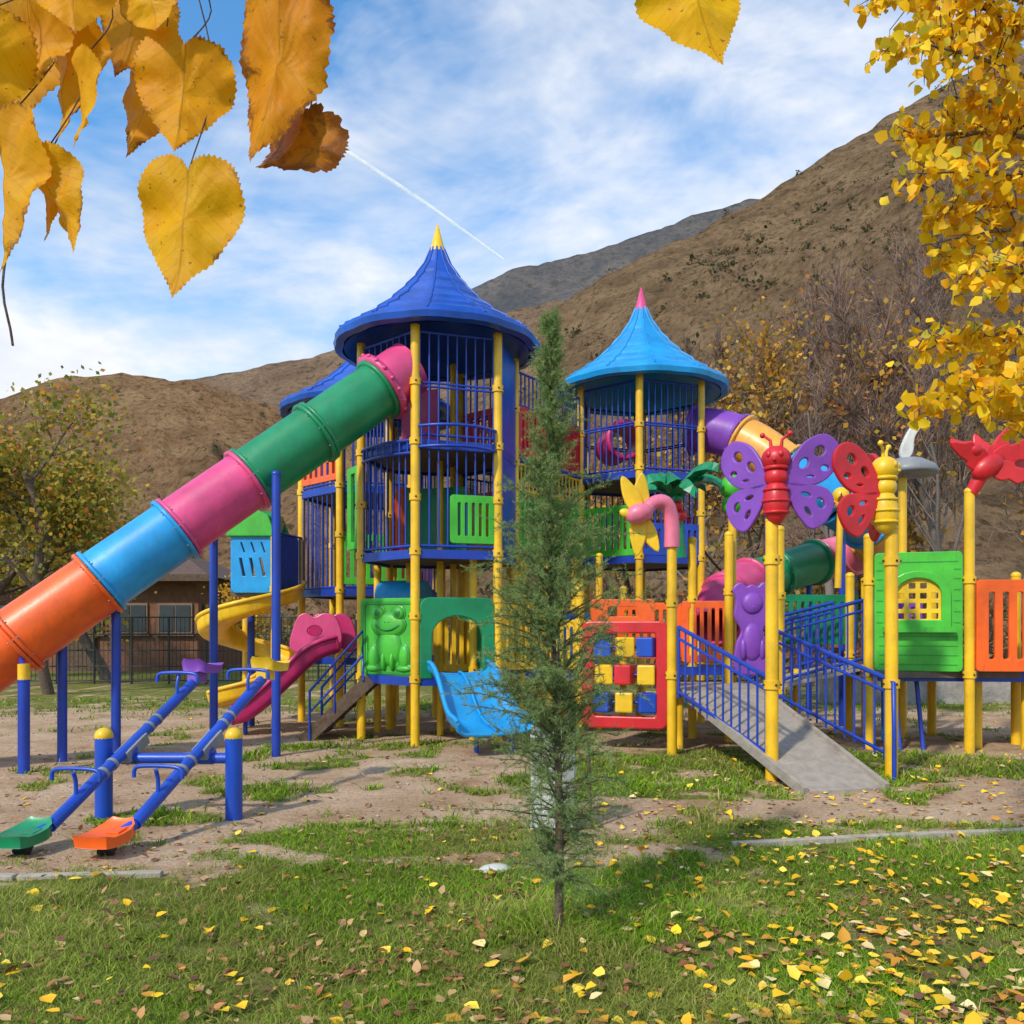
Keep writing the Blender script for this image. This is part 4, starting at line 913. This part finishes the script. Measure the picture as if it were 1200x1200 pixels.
def bigleaf(at,L,W,th,yaw,fold,bend,seed,brn=0.,torn=0.):
    n=len(outl); rings=9; C=np.array((0,-.42)); V=[];CO=[]
    ser=1+.022*((np.arange(n)%2)*2-1)+.04*(fbm(np.arange(n)*.2,np.zeros(n)+seed,seed+4)-.5)+torn*(fbm(np.arange(n)*.35,np.zeros(n)+seed,seed)-.5)
    for k in range(rings+1):
        s=(k/rings)
        pts=C+(outl-C)*s*(ser[:,None] if k==rings else 1); V.append(pts)
        CO.append(np.stack([pts[:,0],pts[:,1],np.full(n,s**5+brn)],-1))
    V=np.concatenate(V);CO=np.concatenate(CO); x,y=V[:,0],V[:,1]
    z=-fold*np.abs(x)+bend*(y+.4)**2+.16*(fbm(x*3+seed,y*3,seed)-.5)+.06*np.abs(x)*np.sin(y*14+seed)
    tip=np.array((math.sin(th),0,-math.cos(th))); a_=np.array((math.cos(th),0,math.sin(th))); nn=np.array((0,-1.,0))
    cy,sy=math.cos(yaw),math.sin(yaw); a2=a_*cy+nn*sy; n2=nn*cy-a_*sy
    P=np.array(at)+x[:,None]*W*a2+(-y)[:,None]*L*tip+z[:,None]*L*n2
    F=[]
    for k in range(rings):
        for j in range(n): F.append((k*n+j,k*n+(j+1)%n,(k+1)*n+(j+1)%n,(k+1)*n+j))
    return P,np.array(F),CO
def leafset(name,specs,parent):
    Vs=[];Fs=[];Cs=[];Ls=[];o=0
    for i,s in enumerate(specs):
        P,F,CO=bigleaf(s[0],s[1],s[2],rad(s[3]),rad(s[4]),s[5],s[6],i+3,s[7],s[8])
        c=np.array(s[9]); Vs.append(P);Fs.append(F+o);Cs.append(np.tile(c,(len(P),1)));Ls.append(CO);o+=len(P)
    ob=npmesh(name,np.concatenate(Vs),np.concatenate(Fs),LINM,np.concatenate(Cs),True,parent)
    at=ob.data.attributes.new('leafco','FLOAT_VECTOR','POINT'); at.data.foreach_set('vector',np.concatenate(Ls).astype(np.float32).ravel())
Yc=(.93,.49,.006); Oc=(.9,.42,.006); Bc=(.82,.33,.006)
specs=[((-.378,1.0,2.138),.150,.132,-5,8,.12,.25,-.25,0,Yc),((-.39,1.02,2.295),.132,.118,-4,-12,.2,.3,-.1,.05,Oc),
 ((-.27,1.0,2.345),.205,.125,-6,15,.25,.3,.25,.14,Bc),((-.245,1.03,2.22),.09,.13,-30,25,.5,.6,.9,.3,(.55,.2,.01)),
 ((-.508,1.0,2.262),.1,.075,2,55,.3,.2,-.2,0,Yc),((-.555,1.0,2.145),.115,.075,27,35,.35,.35,0,.05,Yc),
 ((-.57,1.02,2.36),.16,.11,-14,20,.2,.3,-.1,.05,Yc),((-.597,1.0,2.19),.17,.1,5,45,.3,.3,-.1,0,Yc),
 ((-.455,1.06,2.30),.12,.10,-5,25,.3,.3,.15,.05,Oc),((-.51,.98,2.37),.09,.1,6,-20,.2,.2,-.1,0,Yc),
 ((-.43,1.0,2.36),.065,.09,15,15,.2,.3,0,0,Yc),((-.58,1.05,2.16),.085,.06,10,50,.3,.3,0,0,Oc),
 ((-.55,1.04,2.345),.15,.10,3,30,.3,.3,0,.1,Yc),((-.60,.97,2.30),.14,.12,-15,-25,.2,.2,-.1,0,Yc),((-.47,1.08,2.40),.11,.11,-12,10,.2,.2,.1,0,Oc),
 ((-.62,1.1,2.42),.19,.14,-5,10,.2,.3,0,0,Yc),((-.295,1.06,2.42),.09,.08,15,20,.3,.3,.3,.1,Bc)]
B=MB()
B.tube(catmull([(-4.2,-1.6,-.1),(-4.15,-1.6,1.2),(-4.2,-1.5,2.6),(-4.3,-1.5,4.2)],5,False),np.linspace(.16,.08,16),BARKG,12)
main=catmull([(-4.2,-1.5,2.4),(-2.6,-.5,2.95),(-1.4,.5,2.85),(-.85,.92,2.58),(-.6,1.02,2.43),(-.42,1.03,2.40),(-.25,1.02,2.41)],6,False); B.tube(main,np.linspace(.035,.003,len(main)),BARK,8)
sec=catmull([(-4.25,-1.5,3.0),(-2.4,-.6,3.5),(-.8,.4,3.2),(0,.85,2.75),(.19,.99,2.42),(.21,1.0,2.40)],6,False); B.tube(sec,np.linspace(.03,.0018,len(sec)),BARK,8)
for s in specs:
    a_=np.array(s[0]); j=np.argmin(np.linalg.norm(main-a_,axis=1)); q=main[j]; mdp=a_*.55+q*.45+np.array((.018,.03,.02)); B.tube(catmull([q,mdp,a_],5,False),.0009,BARK,5)
B.tube(catmull([(-.62,1.02,2.43),(-.61,1.03,2.1),(-.597,1.0,2.0),(-.588,1.0,1.95),(-.585,1.0,1.93)],3,False),.0015,BARK,5)
B.tube(catmull([(.21,1,2.40),(.205,1,2.39),(.20,1,2.378)],3,False),.0012,BARK,5)
ob=B.done('linden_tree')
leafset('hanging_leaves',specs,ob)
leafset('hanging_leaf',[((.2,1.0,2.385),.135,.135,17,-10,.15,.3,-.4,0,(.98,.56,.006))],ob)

# ------------------------------------------------------------------ contrail
m,nt,out_=nodes('contrail_vapour'); d=N(nt,'ShaderNodeBsdfDiffuse'); d.inputs[0].default_value=(.95,.95,.95,1); tr=N(nt,'ShaderNodeBsdfTransparent'); mx=N(nt,'ShaderNodeMixShader')
nt.links.new(ramp(nt,noise(nt,.012,5,.7,geo(nt)),[(.3,(.1,.1,.1)),(.7,(.6,.6,.6))]),mx.inputs[0]); nt.links.new(tr.outputs[0],mx.inputs[1]); nt.links.new(d.outputs[0],mx.inputs[2]); nt.links.new(mx.outputs[0],out_.inputs[0])
B=MB(); B.tube([(-620,3000,1700),(-300,3000,1490),(-30,3000,1295)],[9,7,4],m,8,False); B.done('contrail')

# ------------------------------------------------------------------ world, sun, camera
w_=bpy.data.worlds.new('World'); SC.world=w_; w_.use_nodes=True; nt=w_.node_tree; nt.nodes.clear()
out_=N(nt,'ShaderNodeOutputWorld'); bg=N(nt,'ShaderNodeBackground'); sky=N(nt,'ShaderNodeTexSky',sky_type='NISHITA'); sky.sun_disc=False
sky.sun_elevation=rad(40); sky.sun_rotation=rad(217); sky.air_density=1.1; sky.dust_density=.35; sky.ozone_density=2.; sky.altitude=900
tc=N(nt,'ShaderNodeTexCoord'); mp=N(nt,'ShaderNodeMapping'); mp.inputs['Scale'].default_value=(1.0,1.0,2.1); mp.inputs['Rotation'].default_value=(.1,.25,.2); mp.inputs['Location'].default_value=(.35,.1,.2); nt.links.new(tc.outputs['Generated'],mp.inputs[0])
big=noise(nt,1.6,6,.57,mp.outputs[0],.27); wis=noise(nt,5,6,.64,mp.outputs[0],.8)
sm=math_(nt,'ADD',math_(nt,'MULTIPLY',big,.86),math_(nt,'MULTIPLY',wis,.18))
cf=ramp(nt,sm,[(.445,(.0,.0,.0)),(.52,(.45,.45,.45)),(.60,(1,1,1))])
shade=ramp(nt,noise(nt,2.6,6,.6,mp.outputs[0]),[(.35,(4.4,5.2,6.3)),(.58,(7.0,7.15,7.5))])
skc=mix(nt,1.0,sky.outputs[0],(.9,1.6,1.9),'MULTIPLY')
nt.links.new(mix(nt,cf,skc,shade),bg.inputs[0]); bg.inputs[1].default_value=.14; nt.links.new(bg.outputs[0],out_.inputs[0])
L=bpy.data.lights.new('sun','SUN'); L.energy=3.6; L.angle=rad(3.0); L.color=(1,.92,.8); so=bpy.data.objects.new('sun',L); SC.collection.objects.link(so)
e=rad(40); so.rotation_euler=Vector((.6*math.cos(e),.8*math.cos(e),-math.sin(e))).to_track_quat('-Z','Y').to_euler(); so.location=(-5,-8,10)
cam=bpy.data.cameras.new('camera'); cam.lens=30; cam.sensor_width=36; cam.shift_y=.1125; cam.clip_start=.05; cam.clip_end=12000
co=bpy.data.objects.new('camera',cam); co.location=(0,0,1.6); co.rotation_euler=(rad(90),0,0); SC.collection.objects.link(co); SC.camera=co
SC.view_settings.view_transform='Standard'; SC.view_settings.look='None'; SC.view_settings.exposure=0
print('objects',len(bpy.data.objects))
